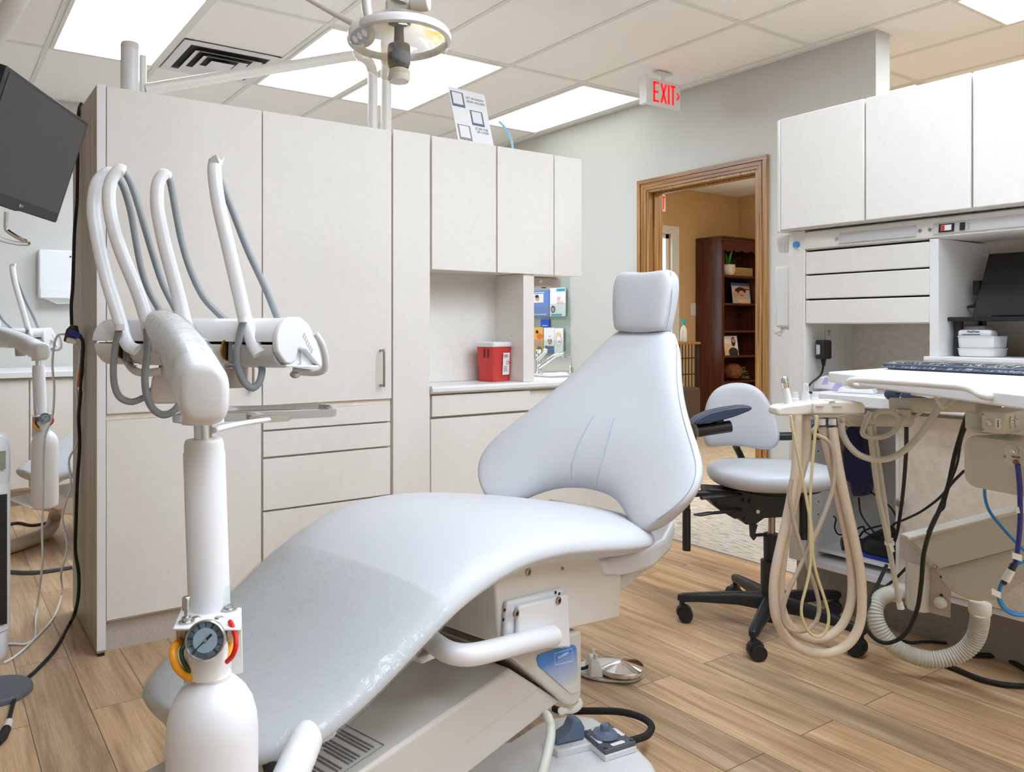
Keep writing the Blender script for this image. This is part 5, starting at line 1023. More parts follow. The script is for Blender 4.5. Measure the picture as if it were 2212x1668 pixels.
cord('cable', 'black power cord from the plug tap down across the wood floor to a plug', [PD(172, 726, 2.88), PD(179, 740, 2.88), PD(178, 780, 2.88), PD(174, 850, 2.9), PD(170, 900, 2.92), PD(172, 960, 2.93), PD(167, 1040, 2.95), PD(164, 1130, 2.95), PD(163, 1190, 2.95), PD(170, 1240, 2.92), PD(169, 1290, 2.88), PD(161, 1326, 2.8)] + fl, .0062, 'blackm')
q = PZ(10, 1582, .012); t = thing('plug', 'black plug with cream end lying on the wood floor at the lower left', 'plug', q-V(0, 0, .012)); M().tube([PZ(19, 1560, .012), PZ(14, 1575, .012)], .011, n=12).build('collar', 'gelc', t); M().tube([PZ(14, 1575, .012), PZ(5, 1592, .012), PZ(-6, 1606, .012)], [.012, .013, .010], n=12).build('body', 'blackm', t)
cord('cable', 'white cord hanging from the plug tap in front of the rear bottle', [PD(140, 722, 2.9), PD(125, 725, 2.9), PD(117, 745, 2.9), PD(113, 790, 2.9), PD(117, 840, 2.9), PD(113, 900, 2.9), PD(96, 950, 2.9), PD(93, 1050, 2.9), PD(91, 1150, 2.9), PD(92, 1210, 2.9), PD(86, 1265, 2.95), PZ(81, 1305, .04), PZ(77, 1340, .006), PZ(76, 1375, .005), PZ(60, 1395, .005), PZ(30, 1420, .005), PZ(8, 1432, .005)], .004, 'whitep')
cord('cable', 'white cord hanging close to the end panel and curling on the floor', [PD(164, 742, 2.92), PD(172, 760, 2.92), PD(170, 795, 2.93), PD(165, 840, 2.95), PD(170, 890, 2.96), PD(172, 930, 2.97), PD(163, 965, 2.97), PD(149, 995, 2.95), PD(153, 1050, 2.93), PD(135, 1115, 2.92), PD(145, 1180, 2.9), PD(132, 1240, 2.86), PZ(134, 1280, .02), PZ(118, 1330, .005), PZ(90, 1365, .005), PZ(60, 1390, .005), PZ(26, 1391, .005), PZ(5, 1391, .005)], .004, 'whitep')
q = V(.478, PX(178, 818, .4815).y, PX(178, 818, .4815).z); t = thing('wall_plate', 'small white socket box with orange-brown marks on the grey end panel', 'socket', q)
M().obox(q, (.005, 0, 0), (0, .055, 0), (0, 0, .045)).build('plate', 'steel', t, bev=.003)
for y_, k in ((.022, 1), (-.01, 0)): M().tube([q+V(-.007, y_, .03), q+V(-.008, y_+.012, .005), q+V(-.007, y_+.018, -.03)], .004, n=8).build('orange_mark', 'orange', t)
# tower heater and disc base at the left edge
fa = PZ(29, 1424, 0); t = thing('tower_heater', 'white tower heater with slotted grille at the left edge', 'heater', fa+RT*-.12)
hw_ = .13; o_ = fa + RT*-hw_ + FW*.0
zt = CAMZ+(HY-940)/FPX*(fa-EYE).dot(FW)
tfy = (fa-EYE); tfy.z = 0; tfy.normalize(); tfx = V(tfy.y, -tfy.x, 0); tfy = (tfy + tfx*-.12).normalized(); tfx = V(tfy.y, -tfy.x, 0); o_ = fa - tfx*hw_*1.07
def tw(x, y, z): return o_ + tfx*x + tfy*y + V(0, 0, z)
def trr(s, z, w0=hw_, d0=.20): return [tw(w0*s*x, d0/2+ d0/2*s*y, z) for x, y in [(math.copysign(abs(math.cos(a))**.4, math.cos(a)), math.copysign(abs(math.sin(a))**.4, math.sin(a))) for a in [2*math.pi*i/24 for i in range(24)]]]
M().loft([trr(.95, 0), trr(1.0, .01), trr(1, .09), trr(.97, .095)]).build('base', 'white', t)
M().loft([trr(.97, .095), trr(1.05, .1), trr(1.05, zt-.17), trr(1.02, zt-.16)]).build('body', 'white', t); M().loft([trr(1.04, zt-.16), trr(1.06, zt-.12), trr(1.05, zt-.03), trr(.98, zt-.008), trr(.9, zt)]).build('head', 'white', t)
M().obox(tw(hw_*.35, -.008, zt-.08), tfx*.07, tfy*.003, V(0, 0, .03)).build('display', 'toe2', t)
for k in range(44): 
    z = .13+k*(zt-.33)/43; M().obox(tw(0, -.0055, z), tfx*(hw_*.92), tfy*.002, V(0, 0, .0045)).build('grille_slot', 'dark', t)
q = PZ(-8, 1500, 0); t = M().lathe([(.10, 0), (.10, .012), (.096, .018), (.0, .02)], q, (0, 0, 1), 40).build('stand_base', 'slate'); lab(t, 'round grey stand base on the floor at the left edge', 'stand')

# ------------------------------------------------------------------ poles on the tall cabinet
t = thing('lamp_pole', 'white capped pole on the tall cabinet with a long tube arm', 'pole', V(PY(281, 190, 3.12).x, 3.12, 1.944))
q = PY(281, 190, 3.12); zc_ = PY(281, 108, 3.12).z; zq = PY(281, 92, 3.12).z
M().cyl(V(q.x, 3.12, 1.942), V(q.x, 3.12, zc_), .034, n=28).build('post', 'white', t); M().lathe([(.034, 0), (.034, zq-zc_-.012), (.030, zq-zc_-.002), (.0, zq-zc_)], V(q.x, 3.12, zc_), (0, 0, 1), 28).build('cap', 'gelc', t)
q2 = PY(307, 190, 3.14); M().cyl(V(q2.x, 3.14, 1.942), V(q2.x, 3.14, PY(307, 121, 3.14).z), .016, n=18).build('side_post', 'warmw', t)
D9 = lambda u, v: PY(u, v, 3.14)
M().tube([D9(312, 194), D9(420, 176), D9(540, 156), D9(660, 137), D9(745, 123), D9(775, 121), D9(793, 130), D9(803, 148), D9(805, 175), D9(805, 220)] + [V(D9(805, 220).x, 3.14, 1.942)], .0225, n=18).build('bent_arm', 'warmw', t)
q = PY(834, 200, 3.14); t = thing('support_pole', 'straight white pole standing on the tall cabinet behind the exam lamp', 'pole', V(q.x, 3.14, 1.944)); M().cyl(V(q.x, 3.14, 1.942), V(q.x, 3.14, PY(834, 70, 3.14).z), .0245, n=20).build('post', 'warmw', t); M().ball(V(q.x, 3.14, PY(834, 70, 3.14).z), .0245).build('cap', 'warmw', t)

# ------------------------------------------------------------------ exam lamp
lc = PD(862, 82, 2.0); tow = (EYE-lc); tow.z = 0; tow.normalize()
ln = (V(0, 0, -1)*.998 + tow*.05).normalized(); lx = RT.copy(); lx = (lx-ln*lx.dot(ln)).normalized(); ly = ln.cross(lx)
lamp = thing('exam_lamp', 'round dental exam lamp with clear shield hanging at the top', 'lamp', lc)
RL = .128
M().lathe([(RL-.012, -.004), (RL, -.010), (RL+.004, -.002), (RL+.003, .010), (RL-.006, .014), (RL-.012, .006)], lc, ln, 56, loop=True).build('rim', 'white', lamp)
dm = bpy.data.materials.new('dichroic_reflector'); dm.use_nodes = True; nt = dm.node_tree; nt.nodes.clear(); K = nt.links.new
tc = nt.nodes.new('ShaderNodeTexCoord'); nz = nt.nodes.new('ShaderNodeTexNoise'); nz.inputs['Scale'].default_value = 9; nz.inputs['Detail'].default_value = 1; rp = nt.nodes.new('ShaderNodeValToRGB'); e = rp.color_ramp.elements
e[0].position = .36; e[0].color = L3((236, 240, 250)); e[1].position = .66; e[1].color = L3((246, 206, 112)); x = e.new(.52); x.color = L3((250, 244, 226)); K(tc.outputs['Object'], nz.inputs['Vector']); K(nz.outputs['Fac'], rp.inputs['Fac'])
tl_ = nt.nodes.new('ShaderNodeBsdfTranslucent'); tp_ = nt.nodes.new('ShaderNodeBsdfTransparent'); gl = nt.nodes.new('ShaderNodeBsdfGlossy'); gl.inputs['Roughness'].default_value = .12
for q in (tl_, tp_, gl): K(rp.outputs[0], q.inputs[0])
m1 = nt.nodes.new('ShaderNodeMixShader'); m1.inputs[0].default_value = .2; m2 = nt.nodes.new('ShaderNodeMixShader'); m2.inputs[0].default_value = .18; oo = nt.nodes.new('ShaderNodeOutputMaterial')
K(tl_.outputs[0], m1.inputs[1]); K(tp_.outputs[0], m1.inputs[2]); K(m1.outputs[0], m2.inputs[1]); K(gl.outputs[0], m2.inputs[2]); K(m2.outputs[0], oo.inputs[0])
b = M(); nn_ = 56; a_, b2_ = b.frame(ln)
b.loft([[lc + ln*z + a_*(r*math.cos(2*math.pi*k/nn_)) + b2_*(r*math.sin(2*math.pi*k/nn_)) for k in range(nn_)] for r, z in ((RL-.006, .0), (RL-.02, -.014), (RL*.7, -.034), (RL*.4, -.05), (.02, -.056))], cap=False); b.build('reflector', dm, lamp)
M().lathe([(RL-.006, .010), (RL*.97, .022), (RL*.88, .046), (RL*.72, .070), (RL*.5, .088), (RL*.25, .098), (.034, .100)], lc, ln, 56, cap=False).build('shield', 'lamp_shell', lamp)
M().lathe([(.024, -.052), (.026, -.046), (.026, -.038), (.012, -.036), (.012, -.01), (.013, .0), (.013, .016)], lc, ln, 24).build('bulb_holder', 'slate', lamp)
M().lathe([(.014, .014), (.027, .020), (.029, .028), (.029, .066), (.024, .080), (.018, .083)], lc, ln, 28).build('heat_shield', 'slate', lamp)
M().lathe([(.018, .080), (.026, .084), (.0285, .092), (.0285, .106), (.025, .113), (.0, .114)], lc, ln, 28).build('end_knob', 'warmw', lamp)
cpn = lc - lx*(RL*.80) + ln*.012 - ly*-.0; tip = (tow*.7+V(0, 0, -.5)-RT*.15).normalized()
b = M(); b.lathe([(.028, -.018), (.034, -.006), (.033, .004), (.026, .008), (0, .009)], PD(782, 72, 1.92), (EYE-PD(782, 72, 1.92)).normalized(), 28); b.build('control_pod', 'warmw', lamp)
qc = PD(777, 78, 1.878); cn = (EYE-qc).normalized(); cx = V(0, 0, 1).cross(cn).normalized(); cy = cn.cross(cx); dg = (cx*.75+cy*.5).normalized(); dp_ = cn.cross(dg)
b = M(); b.loft([[qc+dg*(.026*math.cos(a))+dp_*(.018*math.sin(a))+cn*(.010+z) for a in [2*math.pi*i/28 for i in range(28)]] for z in (0, .002)]); kp = b.build('keypad', 'hose', lamp)
for s in (-.013, .0, .013):
    M().loft([[qc+dg*(s+.006*math.cos(a))+dp_*(.009*math.sin(a))+cn*(.0124+z) for a in [2*math.pi*i/18 for i in range(18)]] for z in (0, .0005)]).build('key', 'toe', kp)
M().obox(lc-ln*.075+tow*-.02, lx*.034, ly*.03, ln*.028).build('yoke', 'warmw', lamp, bev=.012, seg=3); M().obox(lc-ln*.05, lx*.026, ly*.026, ln*.006).build('gasket', 'blackm', lamp)
kq = PD(905, 6, 1.98); M().cyl(kq-RT*.02, kq+RT*.025+tow*.01, .024, n=24).build('friction_knob', 'warmw', lamp, bev=.003)
M().obox(PD(848, 26, 1.94), RT*.016, tow*.006, V(0, 0, .005)).build('clip', 'toe', lamp, bev=.002)
M().tube([lc-ln*.09, PD(880, -60, 2.0), V(PD(880, -60, 2.0).x, PD(880, -60, 2.0).y, CEIL)], .024, n=16, sub=1).build('drop_tube', 'warmw', lamp)
M().tube([PD(775, 58, 2.16), PD(720, 28, 2.16), PD(672, 0, 2.16), PD(560, -66, 2.16)], .0085, n=12).build('balance_rod', 'warmw', lamp)
M().tube([PD(796, 40, 2.13), PD(791, 10, 2.13), PD(788, -60, 2.13)], .0135, n=12).build('side_tube', 'warmw', lamp)
# ------------------------------------------------------------------ assistant stool
sc_ = V(2.62, 1.79, 0)
stool = thing('stool', 'assistant stool with grey-blue seat and black five-star base behind the dental chair', 'stool', sc_)
def st(z, p=sc_): return V(p.x, p.y, z)
for k in range(5):
    a = math.radians(60+72*k); d = V(math.cos(a), math.sin(a), 0); n_ = V(-d.y, d.x, 0)
    leg = M(); 
    leg.loft([[st(0)+d*r+n_*(w_*x)+V(0, 0, z+h*y) for x, y in ((-1, -1), (1, -1), (1, .4), (.6, 1), (-.6, 1), (-1, .4))] for r, w_, z, h in ((.02, .024, .105, .03), (.12, .021, .108, .022), (.26, .017, .098, .016), (.315, .016, .092, .015), (.335, .010, .09, .010))])
    lg_ = leg.build('leg', 'black', stool, bev=.003)
    cp_ = st(0)+d*.318; wd = n_ if k % 2 else (n_*.6+d*.8).normalized(); off = V(-wd.y, wd.x, 0)*.012
    M().cyl(cp_+V(0, 0, .045), cp_+V(0, 0, .092), .010, n=12).build('stem', 'black', lg_)
    cs = M()
    for s in (-1, 1): cs.cyl(cp_+off+wd*(s*.006)+V(0, 0, .0275), cp_+off+wd*(s*.026)+V(0, 0, .0275), .0275, .0255, n=22)
    cs.build('caster', 'blackm', lg_)
    M().lathe([(.012, -.014), (.026, -.013), (.029, -.006), (.029, .006), (.026, .013), (.012, .014)], cp_+off*.6+V(0, 0, .038), wd, 20).build('caster_hood', 'black', lg_)
M().cyl(st(.035), st(.14), .036, n=28).build('hub', 'black', stool); M().cyl(st(.13), st(.255), .0385, n=28).build('outer_sleeve', 'black', stool); M().cyl(st(.25), st(.355), .0275, .029, n=28).build('inner_sleeve', 'black', stool); M().cyl(st(.35), st(.44), .0125, n=20).build('gas_post', 'nickel', stool)
# seat: a rounded triangular pad
def pad(c, ux, uy, a, b_, z0, z1, n=44, pw=2.3):
    rings = []
    for s, z in ((.80, z0), (.93, z0+.006), (.985, z0+(z1-z0)*.35), (1, z0+(z1-z0)*.55), (.985, z0+(z1-z0)*.78), (.93, z1-.008), (.78, z1-.001), (.45, z1), (.1, z1-.004)):
        rings.append([c + ux*(a*s*math.copysign(abs(math.cos(t))**(2/pw), math.cos(t))) + uy*(b_*s*math.copysign(abs(math.sin(t))**(2/pw), math.sin(t))*(1-.1*math.cos(t))) + V(0, 0, z) for t in [2*math.pi*i/n for i in range(n)]])
    return rings
M().loft(pad(sc_+RT*.005, RT, FW, .232, .20, .535, .612)).build('seat', 'vinyl', stool, subd=1)
M().lathe([(.12, .515), (.17, .53), (.175, .537)], sc_, (0, 0, 1), 32).build('seat_pan', 'black', stool)
bo_ = [(1520, 905), (1524, 870), (1540, 843), (1565, 829), (1597, 825), (1628, 831), (1652, 850), (1668, 880), (1681, 912), (1686, 938), (1683, 958), (1672, 970), (1650, 973), (1615, 966), (1580, 962), (1550, 964), (1528, 969), (1515, 950)]
def bkp(u, v, o): D = 3.13 - (u-1515)*.0006 + ((u-1600)/90)**2*-.02; return PD(u, v, D+o)
cu_, cv_ = 1601, 905
b = M(); b.loft([[bkp(cu_+(u-cu_)*s, cv_+(v-cv_)*s, o) for u, v in bo_] for s, o in ((.82, -.02), (.95, -.014), (1, .004), (1, .022), (.95, .034))])
b.build('backrest', 'vinyl', stool, subd=2)
M().tube([bkp(1590, 965, .03), bkp(1600, 985, .05), PD(1610, 1010, 3.1), PD(1625, 1060, 3.02)], .016, n=10, flat=.5).build('back_bar', 'black', stool)
ap = [(1500, 913), (1512, 902), (1535, 891), (1570, 883), (1605, 878), (1622, 878), (1627, 882), (1620, 888), (1590, 900), (1555, 910), (1520, 916), (1500, 918)]
M().prism([PD(u, v, 2.80) for u, v in ap], FW*.07).build('arm_pad', 'navy', stool, bev=.006, seg=3)
M().cyl(PD(1505, 931, 2.84), PD(1578, 921, 2.84), .023, .021, n=22).build('arm_tube', 'black', stool); M().tube([PD(1560, 906, 2.84), PD(1545, 916, 2.84), PD(1530, 926, 2.84)], .012).build('arm_joint', 'black', stool)
M().cyl(PD(1675, 943, 3.06), PD(1772, 941, 3.0), .016, n=18).build('arm_tube', 'black', stool); M().prism([PD(u, v, 2.98) for u, v in ((1720, 928), (1745, 915), (1800, 905), (1812, 912), (1800, 925), (1760, 935))], FW*.07).build('arm_pad', 'navy', stool, bev=.006)
mk = [(1528, 1056), (1700, 1064), (1704, 1112), (1690, 1118), (1652, 1120), (1632, 1134), (1612, 1134), (1598, 1120), (1588, 1122), (1560, 1106), (1543, 1092), (1532, 1076)]
M().prism([PD(u, v, 2.87) for u, v in mk], FW*.09).build('tilt_mechanism', 'black', stool, bev=.004)
for u, v in ((1549, 1087), (1608, 1081), (1622, 1083), (1636, 1105), (1610, 1122)): q = PD(u, v, 2.869); M().cyl(q, q-FW*.006, .007, n=12).build('bolt', 'steel' if u == 1636 else 'black', stool)
M().prism([PD(u, v, 2.88) for u, v in ((1620, 1132), (1637, 1134), (1632, 1152), (1634, 1162), (1628, 1168), (1622, 1160))], FW*.012).build('stop_plate', 'black', stool); M().tube([PD(1632, 1156, 2.88), PD(1655, 1155, 2.9)], .006).build('pin', 'black', stool)
M().tube([PD(1602, 1102, 2.86), PD(1575, 1105, 2.84), PD(1544, 1108, 2.82)], .006, n=10).build('lever_rod', 'black', stool); M().tube([PD(1545, 1108, 2.82), PD(1530, 1109, 2.81), PD(1512, 1112, 2.80), PD(1500, 1112, 2.79)], [.008, .012, .012, .006], n=12, flat=.5).build('lever_paddle', 'black', stool)
M().tube([PD(1600, 1068, 2.85), PD(1560, 1072, 2.83), PD(1515, 1076, 2.81)], .011, n=10, flat=.6).build('lever_paddle', 'black', stool)
for u, v0, v1, D in ((1483, 1100, 1189, 2.86), (1735, 1062, 1165, 2.92)): M().cyl(PD(u, v0, D), PD(u, v1, D), .0145, n=18).build('arm_post', 'black', stool)
M().tube([PD(1483, 1100, 2.86), PD(1490, 1070, 2.87), PD(1535, 1066, 2.88)], .012).build('arm_bar', 'black', stool); M().tube([PD(1735, 1064, 2.92), PD(1715, 1066, 2.92), PD(1690, 1068, 2.92)], .014, flat=.6).build('arm_bar', 'black', stool)

# ------------------------------------------------------------------ assistant unit on the right
ZT_ = 1.0
au = thing('tray_table', 'white swing-arm table top carrying the wrapped keyboard, right side', 'table', DR(1.8, 1.15, ZT_-.03))
tb_ = [DR(2.11, 1.025, ZT_), DR(2.37, 1.36, ZT_), DR(2.2, 1.75, ZT_), DR(1.1, 1.66, ZT_), DR(.95, 1.010, ZT_)]
M().prism(tb_, V(0, 0, -.027)).build('top', 'white', au, bev=.004, seg=3)
M().tube([PD(1886, 833, 1.92), PD(1862, 834, 1.95), PD(1844, 832, 1.965), PD(1834, 826, 1.965), PD(1845, 821, 1.94), PD(1880, 822, 1.865), PD(1960, 827, 1.71), PD(2040, 833, 1.58), PD(2083, 837, 1.515), PD(2105, 845, 1.49), PD(2122, 855, 1.47), PD(2145, 857, 1.47), PD(2172, 852, 1.47)], .0075, n=12).build('handle', 'warmw', au)
kb = [DR(2.26, 1.254, ZT_+.001), DR(2.45, 1.42, ZT_+.001), DR(1.95, 1.80, ZT_+.001), DR(1.72, 1.56, ZT_+.001)]
# keep the keyboard on the table top
kb = [DR(2.235, 1.238, ZT_+.0008), DR(2.325, 1.38, ZT_+.0008), DR(1.91, 1.63, ZT_+.0008), DR(1.82, 1.46, ZT_+.0008)]
kt = thing('keyboard', 'black keyboard in a clear wrinkled sleeve on the white swing-arm table', 'keyboard', sum(kb, V(0, 0, 0))/4)
kc = sum(kb, V(0, 0, 0))/4
M().loft([[kc+(p-kc)*s+V(0, 0, z) for p in kb] for s, z in ((.94, 0), (.95, .004), (1.0, .010), (1.0, .014), (.97, .016))]).build('body', 'navy', kt, bev=.002)
b = M(); e1 = (kb[3]-kb[0]); e2 = (kb[1]-kb[0])
for i in range(14):
    for j in range(4): b.obox(kb[0]+e1*(.08+.062*i)+e2*(.2+.19*j)+V(0, 0, .018), e1*.026, e2*.075, V(0, 0, .002))
b.build('keys', 'black', kt)
b = M(); n = 26; rows = []
for i in range(n+1):
    r = []
    for j in range(9):
        p = kb[0]+e1*(-.02+1.04*i/n)+e2*(-.04+1.08*j/8); z = .0225 if 0 < j < 8 and 0 < i < n else .004
        r.append(p+V(0, 0, z + (max(-.001, noise.noise(p*38)*.007 + .003) if 0 < j < 8 else .001)))
    rows.append(r)
b.loft(rows, cap=False, closed=False).build('clear_sleeve', clear_mat('wrinkled_sleeve', (250, 250, 250), .3, .1, .6, 40), kt, subd=1)
# instrument holder
hd2 = thing('instrument_holder', 'white holder bar with suction hoses hanging below it, right side', 'holder', PD(1775, 890, 2.03))
M().prism([PD(u, v, 2.0) for u, v in ((1680, 884), (1688, 878), (1720, 873), (1756, 869), (1756, 895), (1720, 899), (1682, 899), (1679, 894))], FW*.06).build('end_block', 'gelc', hd2, bev=.006, seg=3)
M().prism([PD(u, v, 1.995) for u, v in ((1756, 870), (1800, 867), (1850, 868), (1864, 870), (1869, 876), (1870, 893), (1850, 895), (1757, 895))], FW*.075).build('body', 'warmw', hd2, bev=.005, seg=3)
M().prism([PD(u, v, 1.993) for u, v in ((1792, 866), (1803, 864.5), (1806, 867), (1792, 868.5))], FW*.03).build('catch', 'whitep', hd2); M().obox(PD(1771, 877, 1.993), RT*.009, FW*.002, V(0, 0, .001)).build('groove', 'toe', hd2); M().obox(PD(1808, 877.5, 1.993), RT*.012, FW*.002, V(0, 0, .0006)).build('groove', 'toe', hd2)
M().prism([PD(u, v, 2.01) for u, v in ((1762, 895), (1815, 896), (1813, 902), (1764, 902))], FW*.05).build('under_block', 'gelc', hd2)
sy_ = thing('air_syringe', 'chrome-tipped air syringe standing in the white holder', 'syringe', PD(1700, 872, 2.03))
M().tube([PD(1704, 878, 2.03), PD(1700, 855, 2.03), PD(1696, 838, 2.03)], [.011, .0095, .0085], n=16).build('body', 'white', sy_); M().tube([PD(1696, 838, 2.03), PD(1694, 826, 2.03), PD(1692, 816, 2.03)], [.009, .0105, .0085], n=16).build('head', 'chrome', sy_); M().ball(PD(1694, 817, 2.028), .0085, (1.25, 1, .7)).build('cap', 'chrome', sy_)
def tip(lb, u, v0, v1, r0, r1, m):
    o = thing('suction_tip', lb, 'suction tip', PD(u, v0, 2.04)); M().lathe([(r0, 0), (r0, (v0-v1)*.42/1708*2.04), (r1*1.25, (v0-v1)*.5/1708*2.04), (r1*1.15, (v0-v1)*.97/1708*2.04), (r1*.9, (v0-v1)/1708*2.04)], PD(u, v0, 2.04), (0, 0, 1), 20).build('tube', m, o)
M_['frost'] = mat('frosted_plastic', (226, 228, 230), .2, alpha=.4)
tip('short clear suction tip in the white holder beside the syringe', 1718, 872, 847, .0105, .006, 'frost'); tip('tallest frosted suction tip in the middle of the white holder', 1741, 871, 828, .0105, .006, 'frost'); tip('stubby clear suction tip at the right of the three in the white holder', 1761, 870, 846, .0095, .006, 'frost')
DH = 2.02
for u in (1775, 1798): M().lathe([(.0095, 0), (.0105, .003), (.0105, .014), (.009, .016)], PD(u, 918, DH), (0, 0, 1), 6).build('nut', 'whitep', hd2)
M().cyl(PD(1818, 902, DH+.02), PD(1818, 916, DH+.02), .0095, n=16).build('nut', 'gelc', hd2)
def hose(lb, pts, r, m, D=DH, D2=None, **k):
    D2 = D2 if D2 is not None else D; o = M().tube([PD(u, v, D+(D2-D)*i/(len(pts)-1)) for i, (u, v) in enumerate(pts)], r, **k).build('hose', m); return lab(o, lb, 'hose')
hose('thick beige suction hose making the outer hanging loop below the holder', [(1722, 896), (1722, 950), (1720, 1010), (1712, 1060), (1700, 1120), (1686, 1180), (1674, 1240), (1671, 1290), (1677, 1335), (1697, 1375), (1728, 1400), (1765, 1412), (1803, 1408), (1838, 1385), (1858, 1345), (1862, 1290), (1857, 1225), (1842, 1150), (1824, 1070), (1808, 990), (1799, 925)], .0118, 'hoseb', 2.01)
hose('thick beige suction hose making the inner hanging loop below the holder', [(1739, 896), (1743, 940), (1738, 990), (1728, 1030), (1714, 1090), (1700, 1150), (1690, 1210), (1685, 1265), (1688, 1310), (1702, 1345), (1728, 1370), (1762, 1380), (1795, 1372), (1822, 1345), (1838, 1300), (1840, 1240), (1832, 1170), (1815, 1090), (1795, 1000), (1776, 925)], .0112, 'hoseb', 2.035)
hose('slim taupe hose crossing itself in a teardrop in front of the suction loops', [(1763, 898), (1764, 920), (1757, 935), (1790, 955), (1802, 990), (1800, 1050), (1783, 1105), (1757, 1165), (1728, 1225), (1700, 1285), (1691, 1325), (1697, 1352), (1718, 1364), (1745, 1360), (1765, 1338), (1769, 1305), (1758, 1260), (1738, 1205), (1717, 1135), (1706, 1075), (1710, 1035)], .0052, 'hosek', 1.975)
hose('thin straw-coloured tube twisted in a long loop inside the suction hoses', [(1708, 898), (1712, 925), (1722, 975), (1733, 1030), (1745, 1095), (1754, 1150), (1756, 1200), (1765, 1245), (1780, 1290), (1790, 1330), (1785, 1362), (1768, 1376), (1748, 1366), (1733, 1335), (1732, 1305), (1742, 1265), (1751, 1215), (1750, 1140), (1751, 1060), (1757, 980), (1763, 915), (1764, 899)], .0036, 'hosey', 1.955)
arm = thing('swing_arm', 'putty grey double swing arm under the white table, right side', 'arm', PD(1970, 900, 2.15))
M().tube([PD(1832, 908, 2.10), PD(1965, 908, 2.14)], .0165, n=22, sub=1).build('lower_tube', 'greyp', arm); M().cyl(PD(1952, 921, 2.14), PD(1952, 885, 2.14), .018, n=20).build('pivot', 'greyp', arm)
M().prism([PD(u, v, 2.08) for u, v in ((1815, 899), (1870, 896), (1868, 921), (1845, 921), (1828, 910))], FW*.04).build('wedge', 'greyp', arm, bev=.004)
M().tube([PD(1928, 874, 2.18), PD(2112, 876, 2.02)], .0185, n=24, sub=1).build('upper_tube', 'greyp', arm); M().cyl(PD(1929, 874, 2.182), PD(1924, 874, 2.186), .0185, n=24).build('tube_cap', 'gelc', arm)
M().cyl(PD(2094, 870, 2.03), PD(2094, 846, 2.03), .0165, n=20).build('collar', 'greyp', arm)
M().lathe([(.032, -.04), (.036, -.03), (.036, .02), (.03, .026)], PD(2128, 868, 2.06), (0, 0, 1), 28).build('swivel_hub', 'greyp', arm)
M().obox(PD(2112, 908, 2.07), RT*.016, FW*.03, V(0, 0, .027)).build('mast', 'greyp', arm, bev=.006)
M().tube([PD(2080, 846, 2.02), PD(2105, 846, 2.0), PD(2120, 850, 2.02)], .006).build('stub', 'black', arm)
ob = [PD(2120, 886, 1.94), PD(2172, 893, 1.90), PD(2240, 880, 2.02), PD(2190, 876, 2.1)]
for p in ob: p.z = PD(2120, 888, 1.94).z
pb = thing('outlet_box', 'putty grey power box with key switch and round outlets on the arm', 'outlet box', sum(ob, V(0, 0, 0))/4-V(0, 0, .055))
M().prism(ob, V(0, 0, -.052)).build('housing', 'greyp', pb, bev=.003)
fd = (ob[1]-ob[0]).normalized(); fn_ = fd.cross(V(0, 0, 1)); fn_ = fn_ if fn_.dot(EYE-ob[0]) > 0 else -fn_
def op(a, z): return ob[0]+fd*a+V(0, 0, z)+fn_*.0008
L1 = (ob[1]-ob[0]).length
M().lathe([(.0068, 0), (.0068, .002), (.0045, .003), (.0045, .0015), (.002, .0015)], op(L1*.33, -.027), fn_, 18).build('key_switch', 'chrome', pb); M().obox(op(L1*.70, -.028), fd*.0055, V(0, 0, .012), fn_*.0004).build('sticker', 'paper', pb); M().obox(op(L1*.70, -.028)+fn_*.0006, fd*.0015, V(0, 0, .009), fn_*.0003).build('print_line', 'label', pb)
for z in (-.008, -.045): M().ball(op(L1*.06, z), .0025).build('screw', 'nickel', pb)
sd = (ob[2]-ob[1]).normalized(); sn_ = sd.cross(V(0, 0, 1)); sn_ = sn_ if sn_.dot(EYE-ob[1]) > 0 else -sn_
for a in (.034, .064):
    q = ob[1]+sd*a+V(0, 0, -.026)+sn_*.0006; o_2 = M(); o_2.loft([[q+sd*(.0095*math.cos(t))+V(0, 0, .0145*math.sin(t))+sn_*z for t in [2*math.pi*i/24 for i in range(24)]] for z in (0, .002)]); ol = o_2.build('outlet', 'whitep', pb)
    for dx, dz in ((-.003, .006), (.003, .006), (0, -.002), (-.003, -.009)): M().ball(q+sd*dx+V(0, 0, dz)+sn_*.002, .0011).build('hole', 'dark', ol)
pbx = thing('utility_box', 'large rounded putty grey utility box with water knob, right edge', 'box', PD(2150, 1060, 2.1))
bxp = [PD(2079, 995, 2.02), PD(2300, 1000, 1.80)]
d_ = (bxp[1]-bxp[0]); d_.z = 0; L_ = d_.length; d_.normalize(); n_ = d_.cross(V(0, 0, 1)); n_ = n_ if n_.dot(EYE-bxp[0]) > 0 else -n_
zt0, zb0 = PD(2100, 938, 2.02).z, PD(2100, 1050, 2.02).z; o0 = V(bxp[0].x, bxp[0].y, 0)
b = M()
def rrect(x0, x1, z0, z1, r, dep, n=5):
    out = []
    for cx_, cz_, a0 in ((x1-r, z1-r, 0), (x0+r, z1-r, 90), (x0+r, z0+r, 180), (x1-r, z0+r, 270)):
        for k in range(n+1): a = math.radians(a0+90*k/n); out.append(o0+d_*(cx_+r*math.cos(a))+V(0, 0, cz_+r*math.sin(a))+n_*dep)
    return out
b.loft([rrect(0, L_, zb0, zt0, .03, -.12), rrect(0, L_, zb0, zt0, .03, -.012), rrect(.003, L_-.003, zb0+.003, zt0-.003, .03, -.003), rrect(.012, L_-.012, zb0+.012, zt0-.012, .028, 0)]); b.build('housing', 'greyp', pbx)
def wp(u, v): 
    d = ray(u, v); k = (o0-EYE).dot(n_)/d.dot(n_); return EYE+d*k+n_*.001
